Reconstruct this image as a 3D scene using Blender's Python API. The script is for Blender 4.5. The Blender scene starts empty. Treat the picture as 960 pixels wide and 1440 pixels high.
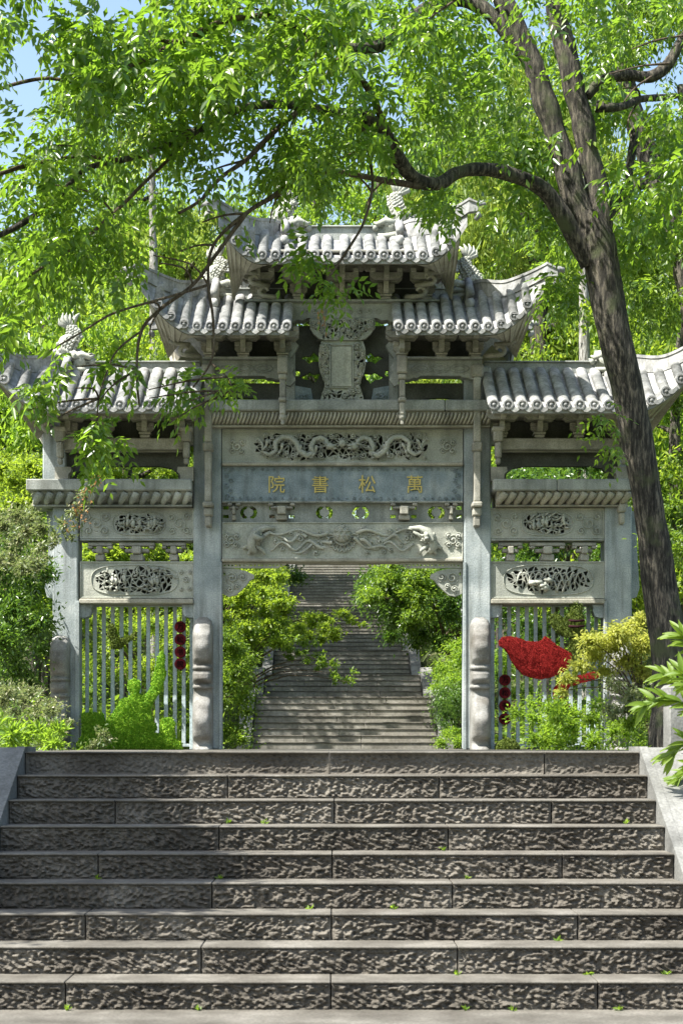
import bpy, math, random
import numpy as np
from mathutils import Vector, noise as mnoise

random.seed(7); RNG = np.random.default_rng(7)
S = bpy.context.scene; COL = S.collection
PI = math.pi

# ---------------------------------------------------------------- camera, light, exposure
FPX = 2400.0; EYE = 0.03; HX, HY = 467.0, 1051.0
cam_d = bpy.data.cameras.new('camera'); cam = bpy.data.objects.new('camera', cam_d); COL.objects.link(cam)
cam.location = (0, 0, EYE); cam.rotation_euler = (PI/2, 0, 0)
cam_d.sensor_fit = 'VERTICAL'; cam_d.sensor_height = 36; cam_d.sensor_width = 24
cam_d.lens = FPX/1440*36
cam_d.shift_x = (480-HX)/1440; cam_d.shift_y = (HY-720)/1440
cam_d.clip_start = .1; cam_d.clip_end = 2000
cam_d.dof.use_dof = True; cam_d.dof.focus_distance = 23; cam_d.dof.aperture_fstop = 6.3
S.camera = cam
SUN = Vector((-.50, -.27, .83)).normalized()
W = bpy.data.worlds.new('World'); S.world = W; W.use_nodes = True
nt = W.node_tree; sky = nt.nodes.new('ShaderNodeTexSky'); sky.sky_type = 'NISHITA'; sky.sun_disc = False
sky.sun_elevation = math.asin(SUN.z); sky.sun_rotation = math.atan2(SUN.x, SUN.y)
sky.air_density = 1.3; sky.dust_density = 2.0
bg = nt.nodes['Background']; bg.inputs[1].default_value = .095
nt.links.new(sky.outputs[0], bg.inputs[0])
sd = bpy.data.lights.new('sun', 'SUN'); sd.energy = 5.0; sd.angle = math.radians(.5); sd.color = (1, .965, .90)
sun = bpy.data.objects.new('sun', sd); COL.objects.link(sun)
sun.rotation_euler = (-SUN).to_track_quat('-Z', 'Y').to_euler()
S.view_settings.view_transform = 'Standard'; S.view_settings.look = 'None'
S.view_settings.exposure = 1.6; S.view_settings.gamma = 1
S.cycles.use_denoising = True; S.cycles.max_bounces = 7; S.cycles.diffuse_bounces = 4
S.cycles.glossy_bounces = 2; S.cycles.transmission_bounces = 4; S.cycles.transparent_max_bounces = 4

def at(px, py, D): return Vector(((px-HX)*D/FPX, D, EYE+(HY-py)*D/FPX))
def GX(px, D=24.): return (px-HX)*D/FPX
def GZ(py, D=24.): return EYE+(HY-py)*D/FPX

# ---------------------------------------------------------------- materials
def nodes(name, rough=.8, spec=.25):
    m = bpy.data.materials.new(name); m.use_nodes = True; n = m.node_tree
    b = n.nodes['Principled BSDF']; b.inputs['Roughness'].default_value = rough
    b.inputs['Specular IOR Level'].default_value = spec
    return m, n, b
def ramp(n, fac, stops):
    r = n.nodes.new('ShaderNodeValToRGB'); e = r.color_ramp.elements
    while len(e) < len(stops): e.new(.5)
    for el, (p, c) in zip(e, stops): el.position = p; el.color = (*c, 1)
    n.links.new(fac, r.inputs[0]); return r.outputs[0]
def noise(n, scale, detail=4, vec=None, stretch=None, rough=.55):
    t = n.nodes.new('ShaderNodeTexNoise'); t.inputs['Scale'].default_value = scale; t.inputs['Detail'].default_value = detail
    t.inputs['Roughness'].default_value = rough
    g = n.nodes.new('ShaderNodeNewGeometry'); v = g.outputs['Position']
    if stretch:
        mp = n.nodes.new('ShaderNodeMapping'); mp.inputs['Scale'].default_value = stretch
        n.links.new(v, mp.inputs[0]); v = mp.outputs[0]
    n.links.new(v, t.inputs['Vector']); return t.outputs['Fac']
def mixc(n, fac, a, b, mode='MIX'):
    x = n.nodes.new('ShaderNodeMix'); x.data_type = 'RGBA'; x.blend_type = mode
    if isinstance(fac, (int, float)): x.inputs[0].default_value = fac
    else: n.links.new(fac, x.inputs[0])
    for s, v in ((6, a), (7, b)):
        if isinstance(v, tuple): x.inputs[s].default_value = (*v, 1)
        else: n.links.new(v, x.inputs[s])
    return x.outputs[2]
def bump(n, b, h, strength=.4, dist=.01):
    u = n.nodes.new('ShaderNodeBump'); u.inputs['Strength'].default_value = strength; u.inputs['Distance'].default_value = dist
    n.links.new(h, u.inputs['Height']); n.links.new(u.outputs[0], b.inputs['Normal'])
def stone(name, dark, mid, light, streak=.5, scale=2.2, grain=60, rough=.82, stain=(.07, .07, .055), isl=.12):
    m, n, b = nodes(name, rough)
    c = ramp(n, noise(n, scale, 6), [(.3, dark), (.52, mid), (.72, light)])
    if isl:
        g = n.nodes.new('ShaderNodeNewGeometry')
        v = ramp(n, g.outputs['Random Per Island'], [(0, (1-isl,)*3), (1, (1+isl, 1+isl, 1+isl*.8))])
        c = mixc(n, 1.0, c, v, 'MULTIPLY')
    s = ramp(n, noise(n, 1.0, 5, stretch=(9, 9, .9)), [(.48, (0, 0, 0)), (.72, (1, 1, 1))])
    mul = n.nodes.new('ShaderNodeMath'); mul.operation = 'MULTIPLY'; mul.inputs[1].default_value = streak
    n.links.new(s, mul.inputs[0])
    c = mixc(n, mul.outputs[0], c, stain)
    sp = ramp(n, noise(n, grain, 3), [(.38, (.62,)*3), (.62, (1.22,)*3)])
    c = mixc(n, .5, c, sp, 'MULTIPLY')
    n.links.new(c, b.inputs['Base Color'])
    bump(n, b, noise(n, grain*.6, 5), .5, .008)
    return m
M = {}
M['stone'] = stone('gate stone', (.19, .205, .19), (.31, .325, .30), (.42, .43, .39), .5)
M['pillar'] = stone('pillar stone', (.20, .235, .24), (.33, .365, .365), (.45, .475, .465), .7, 2.4, stain=(.11, .12, .11))
M['carved'] = stone('carved stone', (.25, .26, .225), (.36, .37, .32), (.48, .47, .40), .25)
M['warm'] = stone('warm stone', (.24, .23, .185), (.34, .325, .265), (.44, .42, .35), .3, 3)
M['bracket'] = stone('bracket stone', (.20, .195, .165), (.31, .30, .255), (.42, .405, .35), .25, 4)
M['aged_shaded'] = stone('aged backing stone', (.05, .052, .045), (.085, .088, .075), (.13, .13, .11), .4)  # dark stain plus the deep shade of the recesses, both in the base colour
M['tile'] = stone('roof tile stone', (.15, .155, .155), (.29, .292, .288), (.44, .435, .42), .7, 4, 26, stain=(.15, .145, .13), isl=.2)
M['board'] = stone('inscribed slate', (.14, .18, .20), (.215, .26, .285), (.31, .35, .36), .4, 5)
M['gold'] = nodes('gilded lettering', .5, .4)[0]
M['gold'].node_tree.nodes['Principled BSDF'].inputs['Base Color'].default_value = (.50, .40, .12, 1)
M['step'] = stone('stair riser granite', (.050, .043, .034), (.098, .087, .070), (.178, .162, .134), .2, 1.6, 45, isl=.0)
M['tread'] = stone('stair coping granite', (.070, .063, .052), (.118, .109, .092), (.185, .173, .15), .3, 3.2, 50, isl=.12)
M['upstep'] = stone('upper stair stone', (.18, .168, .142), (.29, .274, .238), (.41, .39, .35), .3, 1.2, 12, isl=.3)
M['granite'] = stone('pale granite', (.10, .10, .093), (.17, .17, .158), (.25, .25, .235), .2, 3, 52, isl=.05)
M['drum'] = stone('clasping stone', (.11, .10, .085), (.21, .205, .19), (.31, .31, .295), .5, 3.0, 60, .6, isl=0)
M['metal'] = stone('painted metal', (.36, .45, .47), (.44, .52, .54), (.50, .57, .58), .2, 5, 30, .5, isl=.1)
def bark(name, a, b_, c_, lichen=None):
    m, n, b = nodes(name, .9)
    v = noise(n, 1.0, 9, stretch=(26, 26, 4.5), rough=.72)
    c = ramp(n, v, [(.38, a), (.5, b_), (.63, c_)])
    if lichen: c = mixc(n, ramp(n, noise(n, 3.2, 5), [(.55, (0, 0, 0)), (.68, (1, 1, 1))]), c, lichen)
    n.links.new(c, b.inputs['Base Color']); bump(n, b, v, 1.0, .05); return m
M['bark'] = bark('dark bark', (.015, .013, .011), (.052, .047, .038), (.19, .165, .125), (.08, .09, .045))
M['barkpale'] = bark('pale speckled bark', (.10, .09, .075), (.26, .25, .22), (.46, .45, .42))
M['twig'] = bark('twig bark', (.05, .035, .02), (.10, .075, .05), (.16, .13, .09))
def leafmat(name, dark, mid, light, trans, tf=.42, rough=.38, spec=.5):
    m, n, b = nodes(name, rough, spec)
    g = n.nodes.new('ShaderNodeNewGeometry')
    c = ramp(n, g.outputs['Random Per Island'], [(0, dark), (.5, mid), (1, light)])
    big = ramp(n, noise(n, .9, 3), [(.3, (.7, .78, .8)), (.7, (1.25, 1.15, 1.0))])
    c = mixc(n, .8, c, big, 'MULTIPLY')
    n.links.new(c, b.inputs['Base Color'])
    t = n.nodes.new('ShaderNodeBsdfTranslucent')
    tc = mixc(n, .6, c, trans, 'MIX')
    n.links.new(tc, t.inputs['Color'])
    x = n.nodes.new('ShaderNodeMixShader'); x.inputs[0].default_value = tf
    n.links.new(b.outputs[0], x.inputs[1]); n.links.new(t.outputs[0], x.inputs[2])
    n.links.new(x.outputs[0], n.nodes['Material Output'].inputs['Surface']); return m
M['leaf'] = leafmat('ash leaf', (.018, .055, .009), (.060, .125, .013), (.17, .24, .028), (.38, .64, .04), .46, .3)
M['leafyel'] = leafmat('maple leaf', (.05, .11, .013), (.11, .19, .018), (.22, .29, .035), (.54, .72, .05), .52, .5)
M['leafgold'] = leafmat('golden maple leaf', (.17, .20, .035), (.27, .30, .055), (.36, .36, .08), (.76, .80, .14), .5, .5)
M['leafdark'] = leafmat('evergreen leaf', (.022, .06, .012), (.05, .11, .02), (.10, .17, .03), (.22, .40, .03), .4, .28)
M['leafmid'] = leafmat('shrub leaf', (.030, .075, .012), (.08, .15, .018), (.16, .235, .03), (.40, .60, .04), .48, .45)
M['leaflime'] = leafmat('lime leaf', (.055, .13, .015), (.115, .205, .02), (.20, .285, .03), (.46, .70, .05), .55, .5)
M['leafpale'] = leafmat('pale silvery leaf', (.05, .085, .03), (.12, .15, .055), (.27, .26, .15), (.36, .46, .12), .35, .4)
M['needle'] = leafmat('pine needle', (.12, .19, .03), (.19, .28, .04), (.28, .36, .07), (.66, .80, .10), .55, .5)
M['leafred'] = leafmat('reddish young leaf', (.22, .07, .03), (.32, .16, .06), (.30, .24, .08), (.6, .3, .1), .4, .5)
M['turf'] = leafmat('clipped topiary foliage', (.05, .15, .012), (.15, .31, .02), (.34, .50, .05), (.42, .70, .05), .4, .7, .2)
M['turfolive'] = leafmat('olive topiary foliage', (.05, .075, .012), (.08, .11, .018), (.12, .15, .02), (.2, .3, .02), .2, .7, .2)
M['turfred'] = leafmat('red topiary foliage', (.12, .005, .006), (.18, .011, .011), (.26, .024, .018), (.3, .012, .008), .1, .8, .1)
def plain(name, col, rough=.8):
    m, n, b = nodes(name, rough, .15)
    c = mixc(n, 1.0, (*col,), ramp(n, noise(n, 14, 5), [(.3, (.65,)*3), (.7, (1.3,)*3)]), 'MULTIPLY')
    n.links.new(c, b.inputs['Base Color']); return m
M['disc'] = plain('dark red disc', (.15, .014, .02)); M['discink'] = plain('disc lettering', (.02, .004, .006))
def soil():
    m, n, b = nodes('leafy soil', .95)
    c = ramp(n, noise(n, 3, 8), [(.3, (.03, .045, .012)), (.5, (.06, .085, .02)), (.7, (.11, .10, .05))])
    n.links.new(c, b.inputs['Base Color']); bump(n, b, noise(n, 9, 6), 1, .1); return m
M['soil'] = soil()

# ---------------------------------------------------------------- mesh helpers
WO = {}
def prop(o, **k):
    for a, v in k.items():
        if v: o[a] = v
    return o
def empty(name, loc, label=None, cat=None, group=None, kind=None):
    o = bpy.data.objects.new(name, None); COL.objects.link(o); o.location = loc; o.empty_display_size = .2
    WO[o.name] = Vector(loc); return prop(o, label=label, category=cat, group=group, kind=kind)
def link(name, me, parent=None, origin=(0, 0, 0), **k):
    o = bpy.data.objects.new(name, me); COL.objects.link(o); origin = Vector(origin)
    if parent is not None:
        o.parent = parent; o.location = origin-WO[parent.name]
    else: o.location = origin
    WO[o.name] = origin; return prop(o, **k)
def copy_tree(o, parent=None):
    c = o.copy(); COL.objects.link(c); c.parent = parent
    for ch in [x for x in S.objects if x.parent == o]: copy_tree(ch, c)
    return c

class MB:
    def __init__(s): s.v = []; s.f = []; s.sm = []
    def add(s, vs, fs, smooth=False):
        k = len(s.v); s.v += [tuple(v) for v in vs]; s.f += [tuple(i+k for i in f) for f in fs]; s.sm += [smooth]*len(fs); return s
    def box(s, x0, x1, y0, y1, z0, z1, b=.008):
        b = min(b, (x1-x0)*.3, (y1-y0)*.3, (z1-z0)*.3)
        c = [(x0, x1), (y0, y1), (z0, z1)]; vs = []; idx = {}
        for i in (0, 1):
            for j in (0, 1):
                for k in (0, 1):
                    for a in (0, 1, 2):
                        p = []
                        for ax, bit in enumerate((i, j, k)):
                            v = c[ax][bit]
                            if ax != a: v += b if bit == 0 else -b
                            p.append(v)
                        idx[(i, j, k, a)] = len(vs); vs.append(p)
        fs = []
        for a in range(3):
            o = [q for q in range(3) if q != a]
            for bit in (0, 1):
                q = []
                for (m, n) in ((0, 0), (1, 0), (1, 1), (0, 1)):
                    t = [0, 0, 0]; t[a] = bit; t[o[0]] = m; t[o[1]] = n; q.append(idx[(*t, a)])
                fs.append(q)
            for m in (0, 1):
                for n in (0, 1):
                    t0 = [0, 0, 0]; t1 = [0, 0, 0]; t0[o[0]] = t1[o[0]] = m; t0[o[1]] = t1[o[1]] = n; t1[a] = 1
                    fs.append([idx[(*t0, o[0])], idx[(*t1, o[0])], idx[(*t1, o[1])], idx[(*t0, o[1])]])
        for i in (0, 1):
            for j in (0, 1):
                for k in (0, 1): fs.append([idx[(i, j, k, 0)], idx[(i, j, k, 1)], idx[(i, j, k, 2)]])
        # orient outwards
        ctr = Vector(((x0+x1)/2, (y0+y1)/2, (z0+z1)/2)); out = []
        for f in fs:
            p = [Vector(vs[i]) for i in f]; nrm = (p[1]-p[0]).cross(p[2]-p[0]); m = sum(p, Vector())/len(p)
            out.append(f if nrm.dot(m-ctr) > 0 else f[::-1])
        return s.add(vs, out)
    def tube(s, path, r, n=6, cap=True, flat=1.0):
        path = [Vector(p) for p in path]; N = len(path)
        if isinstance(r, (int, float)): r = [r]*N
        vs = []; up = None
        for i, p in enumerate(path):
            t = (path[min(i+1, N-1)]-path[max(i-1, 0)])
            t = t.normalized() if t.length > 1e-9 else Vector((0, 0, 1))
            if up is None: up = Vector((0, 1, 0)) if abs(t.y) < .9 else Vector((1, 0, 0))
            u = (up-t*up.dot(t)); u = u.normalized() if u.length > 1e-6 else t.orthogonal().normalized()
            up = u; w = t.cross(u)
            for k in range(n):
                a = 2*PI*k/n; vs.append(p+(u*math.cos(a)*flat+w*math.sin(a))*r[i])
        fs = [(i*n+k, i*n+(k+1) % n, (i+1)*n+(k+1) % n, (i+1)*n+k) for i in range(N-1) for k in range(n)]
        if cap: fs += [tuple(range(n))[::-1], tuple((N-1)*n+k for k in range(n))]
        return s.add(vs, fs, True)
    def ball(s, c, r, nu=10, nv=7, bumpy=0):
        c = Vector(c); r = (r, r, r) if isinstance(r, (int, float)) else r; vs = []
        for i in range(nv+1):
            for k in range(nu):
                th = PI*i/nv; ph = 2*PI*k/nu; d = Vector((math.sin(th)*math.cos(ph), math.sin(th)*math.sin(ph), math.cos(th)))
                q = 1+bumpy*mnoise.noise((c+d*3)*7) if bumpy else 1
                vs.append(c+Vector((d.x*r[0], d.y*r[1], d.z*r[2]))*q)
        fs = [(i*nu+k, (i+1)*nu+k, (i+1)*nu+(k+1) % nu, i*nu+(k+1) % nu) for i in range(nv) for k in range(nu)]
        return s.add(vs, fs, True)
    def prism(s, pts, y0, y1):   # polygon in XZ extruded along Y
        n = len(pts); vs = [(x, y0, z) for x, z in pts]+[(x, y1, z) for x, z in pts]
        a = sum(pts[i][0]*pts[(i+1) % n][1]-pts[(i+1) % n][0]*pts[i][1] for i in range(n))
        fr = tuple(range(n)) if a > 0 else tuple(range(n))[::-1]
        fs = [fr, tuple(i+n for i in fr[::-1])]
        for j in range(n):
            i0, i1 = fr[j], fr[(j+1) % n]; fs.append((i1, i0, i0+n, i1+n))
        return s.add(vs, fs)
    def prismx(s, pts, x0, x1):  # polygon in YZ extruded along X
        n = len(pts); vs = [(x0, y, z) for y, z in pts]+[(x1, y, z) for y, z in pts]
        a = sum(pts[i][0]*pts[(i+1) % n][1]-pts[(i+1) % n][0]*pts[i][1] for i in range(n))
        fr = tuple(range(n)) if a < 0 else tuple(range(n))[::-1]
        fs = [fr, tuple(i+n for i in fr[::-1])]
        for j in range(n):
            i0, i1 = fr[j], fr[(j+1) % n]; fs.append((i1, i0, i0+n, i1+n))
        return s.add(vs, fs)
    def grid(s, P, smooth=True, flip=False):   # P[i][j]
        R = len(P); C = len(P[0]); vs = [p for row in P for p in row]
        fs = [(i*C+j, i*C+j+1, (i+1)*C+j+1, (i+1)*C+j) for i in range(R-1) for j in range(C-1)]
        if flip: fs = [f[::-1] for f in fs]
        return s.add(vs, fs, smooth)
    def swirl(s, cx, cz, R, y, rad=.012, turns=1.6, ph=0, d=1, n=26):
        p = []
        for i in range(n):
            t = i/(n-1); a = ph+d*t*turns*2*PI; r = R*(1-t*.86); p.append((cx+r*math.cos(a), y-.02*t, cz+r*math.sin(a)))
        return s.tube(p, [rad*(.55+.6*i/(n-1)) for i in range(n)], 5)
    def mesh(s, name, mat, origin=(0, 0, 0)):
        me = bpy.data.meshes.new(name); o = origin
        me.from_pydata([(v[0]-o[0], v[1]-o[1], v[2]-o[2]) for v in s.v], [], s.f)
        me.polygons.foreach_set('use_smooth', s.sm); me.materials.append(M[mat] if isinstance(mat, str) else mat); me.update(); return me
    def build(s, name, mat, parent=None, origin=None, **k):
        if origin is None: origin = WO[parent.name] if parent is not None else (0, 0, 0)
        return link(name, s.mesh(name, mat, origin), parent, origin, **k)

def plate(name, outline, holes, y0, y1, mat, parent, bev=.008, extra=None, **k):
    """flat slab in the XZ plane with real holes, between depths y0 (front) and y1"""
    from mathutils.geometry import delaunay_2d_cdt
    loops = [outline]+holes; vs = []; ed = []
    for lp in loops:
        w0 = len(vs); vs += [Vector((x, z)) for x, z in lp]; ed += [(w0+q, w0+(q+1) % len(lp)) for q in range(len(lp))]
    V2, E2, F2 = delaunay_2d_cdt(vs, ed, [], 0, 1e-5)[:3]
    def ins(lp, x, z):
        c = False; q = len(lp)-1
        for w in range(len(lp)):
            (xi, zi), (xj, zj) = lp[w], lp[q]
            if (zi > z) != (zj > z) and x < (xj-xi)*(z-zi)/(zj-zi)+xi: c = not c
            q = w
        return c
    b = MB(); keep = []
    for f in F2:
        cx, cz = sum(V2[q].x for q in f)/len(f), sum(V2[q].y for q in f)/len(f)
        if ins(outline, cx, cz) and not any(ins(h, cx, cz) for h in holes):
            a = (V2[f[1]]-V2[f[0]]).cross(V2[f[2]]-V2[f[0]]); keep.append(tuple(f) if a > 0 else tuple(f)[::-1])
    n = len(V2); cnt = {}
    for f in keep:
        for q in range(len(f)): cnt[(f[q], f[(q+1) % len(f)])] = 1
    side = [(v, u, u+n, v+n) for (u, v) in cnt if (v, u) not in cnt]
    b.add([(v.x, y0, v.y) for v in V2]+[(v.x, y1, v.y) for v in V2], keep+[tuple(q+n for q in f[::-1]) for f in keep]+side)
    if extra: extra(b)
    return b.build(name, mat, parent, **k)
def ellipse(cx, cz, rx, rz, n=20, a0=0, jit=0):
    return [(cx+rx*math.cos(a0+2*PI*i/n)*(1+random.uniform(-jit, jit)), cz+rz*math.sin(a0+2*PI*i/n)*(1+random.uniform(-jit, jit))) for i in range(n)]

def quads(name, V, F, mat, parent=None, origin=(0, 0, 0), **k):
    me = bpy.data.meshes.new(name); nv = len(V); nf = len(F); w = F.shape[1]
    me.vertices.add(nv); me.vertices.foreach_set('co', (V-np.array(origin)).astype('f').ravel())
    me.loops.add(nf*w); me.loops.foreach_set('vertex_index', F.astype('i').ravel())
    me.polygons.add(nf); me.polygons.foreach_set('loop_start', np.arange(nf, dtype='i')*w)
    try: me.polygons.foreach_set('loop_total', np.full(nf, w, 'i'))
    except Exception: pass
    me.materials.append(M[mat]); me.update(calc_edges=True); me.validate()
    return link(name, me, parent, origin, **k)
def nrm(a): return a/np.maximum(np.linalg.norm(a, axis=-1, keepdims=True), 1e-9)
def leafgeo(P, A, N, L, Wd):
    """P base, A axis, N rough normal: a leaf folded along its midrib, 2 quads (base, side, tip)"""
    A = nrm(A); Sd = nrm(np.cross(A, N)); N = nrm(np.cross(Sd, A)); L = L[:, None]; Wd = Wd[:, None]
    b = P; t = P+A*L-N*L*.12; m1 = P+A*L*.45+Sd*Wd*.5+N*L*.06; m2 = P+A*L*.45-Sd*Wd*.5+N*L*.06
    V = np.stack([b, m1, t, m2], 1).reshape(-1, 3); k = np.arange(len(P))[:, None]*4
    F = np.concatenate([k+np.array([[0, 1, 2]]), k+np.array([[0, 2, 3]])], 1).reshape(-1, 3)
    return V, F
def merge(parts):
    Vs = []; Fs = []; o = 0
    for V, F in parts: Vs.append(V); Fs.append(F+o); o += len(V)
    return np.concatenate(Vs), np.concatenate(Fs)
def blob(c, r, n, L, flat=.6, droop=.3, asp=.45, up=1.0):
    """n single leaves in an ellipsoid clump"""
    d = nrm(RNG.normal(size=(n, 3))); rr = np.minimum(np.abs(RNG.normal(size=n))*.62, 1.7)
    r = np.array(r if hasattr(r, '__len__') else (r, r, r*flat), float)
    P = np.array(c)+d*rr[:, None]*r
    A = d*.7+RNG.normal(size=(n, 3))*.7; A[:, 2] -= droop
    N = RNG.normal(size=(n, 3))*.55; N[:, 2] += up
    l = L*RNG.uniform(.7, 1.3, n)
    return leafgeo(P, A, N, l, l*asp*RNG.uniform(.8, 1.2, n))
def sprays(C, Ax, Ls, L, asp=.36, pairs=5):
    """pinnate sprays: C bases (n,3), Ax rachis axes; leaflets in pairs plus a terminal one"""
    n = len(C); Ax = nrm(Ax); up = np.tile([0, 0, 1.], (n, 1))+RNG.normal(size=(n, 3))*.35
    Sd = nrm(np.cross(Ax, up)); Nn = nrm(np.cross(Sd, Ax)); out = []
    Ls = Ls*RNG.uniform(.7, 1.25, n)
    for i in range(pairs*2+1):
        term = i == pairs*2; t = 1. if term else .22+.75*(i//2)/pairs; sg = 0 if term else (1 if i % 2 else -1)
        P = C+Ax*(Ls*t)[:, None]; P[:, 2] -= Ls*t*t*.35
        A = Ax*(.55 if not term else 1)+Sd*sg*.9; A[:, 2] -= .35+t*.25; A = A+RNG.normal(size=(n, 3))*.18
        l = L*RNG.uniform(.75, 1.2, n)*(1.1-.3*abs(t-.5))
        out.append(leafgeo(P, A, Nn+RNG.normal(size=(n, 3))*.3, l, l*asp))
    return merge(out)

# =============================================================== SETTING: ground, lower stairs
H, DEP, D0, HW = .16, .305, 12.0, 2.157
NST = 9
def vnoise(x, y, seed=0):
    xi = np.floor(x).astype(int); yi = np.floor(y).astype(int); fx = x-xi; fy = y-yi
    fx = fx*fx*(3-2*fx); fy = fy*fy*(3-2*fy)
    def h(a, b):
        v = np.sin(a*127.1+b*311.7+seed*74.7)*43758.5453; return v-np.floor(v)
    return (h(xi, yi)*(1-fx)+h(xi+1, yi)*fx)*(1-fy)+(h(xi, yi+1)*(1-fx)+h(xi+1, yi+1)*fx)*fy
FL = [(40.0, 8, 0.0), (47.0, 5, 1.28), (54.0, 7, 2.08), (60.5, 6, 3.2), (66.5, 10, 4.16), (74.5, 14, 5.76), (85.0, 16, 8.0), (97, 14, 10.56), (110, 14, 12.8)]
XU = .30   # centre of the upper stairs
def stair_z(y):
    z = 0.
    for y0, n, z0 in FL:
        if y >= y0: z = z0+min(n*H, (y-y0)/DEP*H)
    return z
def smooth(a, b, t):
    t = min(1, max(0, (t-a)/(b-a))); return t*t*(3-2*t)
def ground_z(x, y):
    if y < D0: base = max(-(D0-y)/DEP*H, -NST*H) if y < D0 else 0
    else: base = stair_z(y)
    ax = abs(x-XU) if y > 30 else abs(x)
    if y > 26:
        base += smooth(27, 60, y)*max(0, ax-3.2)*.42
        if ax > 3: base += .25*(mnoise.noise(Vector((x*.3, y*.3, 0)))+.3)
        if ax < 2.75: base -= .35
    elif y < 13:
        if ax < HW+.6: base -= .55
        else: base += -.05+.08*mnoise.noise(Vector((x*.7, y*.7, 3)))
    else: base -= .06
    return base
xs = list(np.concatenate([-np.geomspace(300, 4.2, 34), np.linspace(-4, 4.4, 43), np.geomspace(4.6, 300, 34)]))
ys = list(np.concatenate([np.linspace(-40, 5, 10), np.linspace(6, 14, 41), np.linspace(14.5, 120, 170), np.geomspace(123, 900, 22)]))
g = MB(); g.grid([[(x, y, min(ground_z(x, y), 60)) for x in xs] for y in ys], True)
g.build('ground', 'soil', kind='structure')
pl = MB(); pl.box(-8, 8.3, D0+.42, 39.9, -.4, -.004, .002); pl.build('plaza', 'tread', kind='structure')
pl = MB()
pl.box(-6, 6, -8, D0-(NST-1)*DEP+.06, -NST*H-.4, -NST*H, .002)
pl.build('lower_plaza', 'tread', kind='structure')

st = empty('lower_stairs', (0, D0, -NST*H), kind='structure', label='broad flight of rough chiselled granite steps in front of the gate')
JO = {0: [463, 765], 1: [320, 617], 2: [162, 470, 775], 3: [308, 630], 4: [138, 467, 790], 5: [298, 636], 6: [120, 466, 812], 7: [283, 643], 8: [92, 465, 840]}
def rough_block(x0, x1, yf, zt, seed):
    """one step stone: smooth arris, pecked face pushed in and out"""
    b = MB(); top = .012; lo = zt-H
    b.box(x0+.003, x1-.003, yf-.012, yf+DEP+.03, zt-top, zt, .004)
    c = .0072; nx = max(4, int((x1-x0-.008)/c)); nz = 24
    X = np.linspace(x0+.004, x1-.004, nx+1); Z = np.linspace(lo+.001, zt-top-.001, nz+1); XX, ZZ = np.meshgrid(X, Z)
    sk = XX+.55*ZZ
    sk = XX+.35*ZZ+.012*np.sin(ZZ*40+seed); n1 = vnoise(sk*46+seed*9, ZZ*66+np.sin(XX*9+seed)*1.2, seed); n2 = vnoise(sk*75, ZZ*110+seed, seed+5); n3 = vnoise(XX*5, ZZ*9, seed+9)
    d = (n1*.038+n2*.016+n3*.008)*(.45 if zt > -.01 else 1)
    e = np.minimum.reduce([(XX-x0)/.022, (x1-XX)/.022, (ZZ-lo)/.008, (zt-top-ZZ)/.008]); e = np.clip(e-.2, 0, 1)
    Y = yf+.036-d*e-.024*(1-e)
    b.grid([[(float(XX[i, j]), float(Y[i, j]), float(ZZ[i, j])) for j in range(nx+1)] for i in range(nz+1)], False)
    yb = yf+.0225
    b.add([(x0+.004, yb, lo), (x1-.004, yb, lo), (x1-.004, yb, zt-top), (x0+.004, yb, zt-top), (x0+.004, yf+DEP, lo), (x1-.004, yf+DEP, lo), (x1-.004, yf+DEP, zt-top), (x0+.004, yf+DEP, zt-top)],
          [(0, 4, 7, 3), (5, 1, 2, 6), (4, 5, 6, 7), (0, 1, 5, 4)])
    return b
for k in range(NST):
    D = D0-k*DEP; zt = -k*H; e = [-HW]+[GX(j, D) for j in JO[k]]+[HW]
    for i in range(len(e)-1):
        b = rough_block(e[i], e[i+1], D, zt, k*5+i+1)
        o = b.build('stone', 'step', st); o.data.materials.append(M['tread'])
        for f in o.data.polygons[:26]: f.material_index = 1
# coping course of the platform edge, slightly set back
e = [-HW, GX(463), GX(463)+.01, HW]
for s, nm in ((-1, 'left'), (1, 'right')):
    x0, x1 = sorted((s*(HW+.064), s*(HW+.80)))
    b = MB(); yb = D0-NST*DEP-.25; sl = H/DEP
    b.prismx([(D0+.45, .03), (D0+.02, .03), (yb+.02, .03-(D0-yb)*sl), (yb, .0-(D0-yb)*sl), (yb, -NST*H-.3), (D0+.45, -.3-NST*H)], x0, x1)
    xi = s*(HW+.002); x0, x1 = sorted((xi, xi+s*.06))
    b.prismx([(D0+.45, .036), (D0+.02, .036), (yb+.02, .036-(D0-yb)*sl), (yb+.02, -.5-(D0-yb)*sl), (D0+.02, -.5), (D0+.45, -.5)], x0, x1)
    b.build('kerb_slab', 'granite', st)

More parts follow.
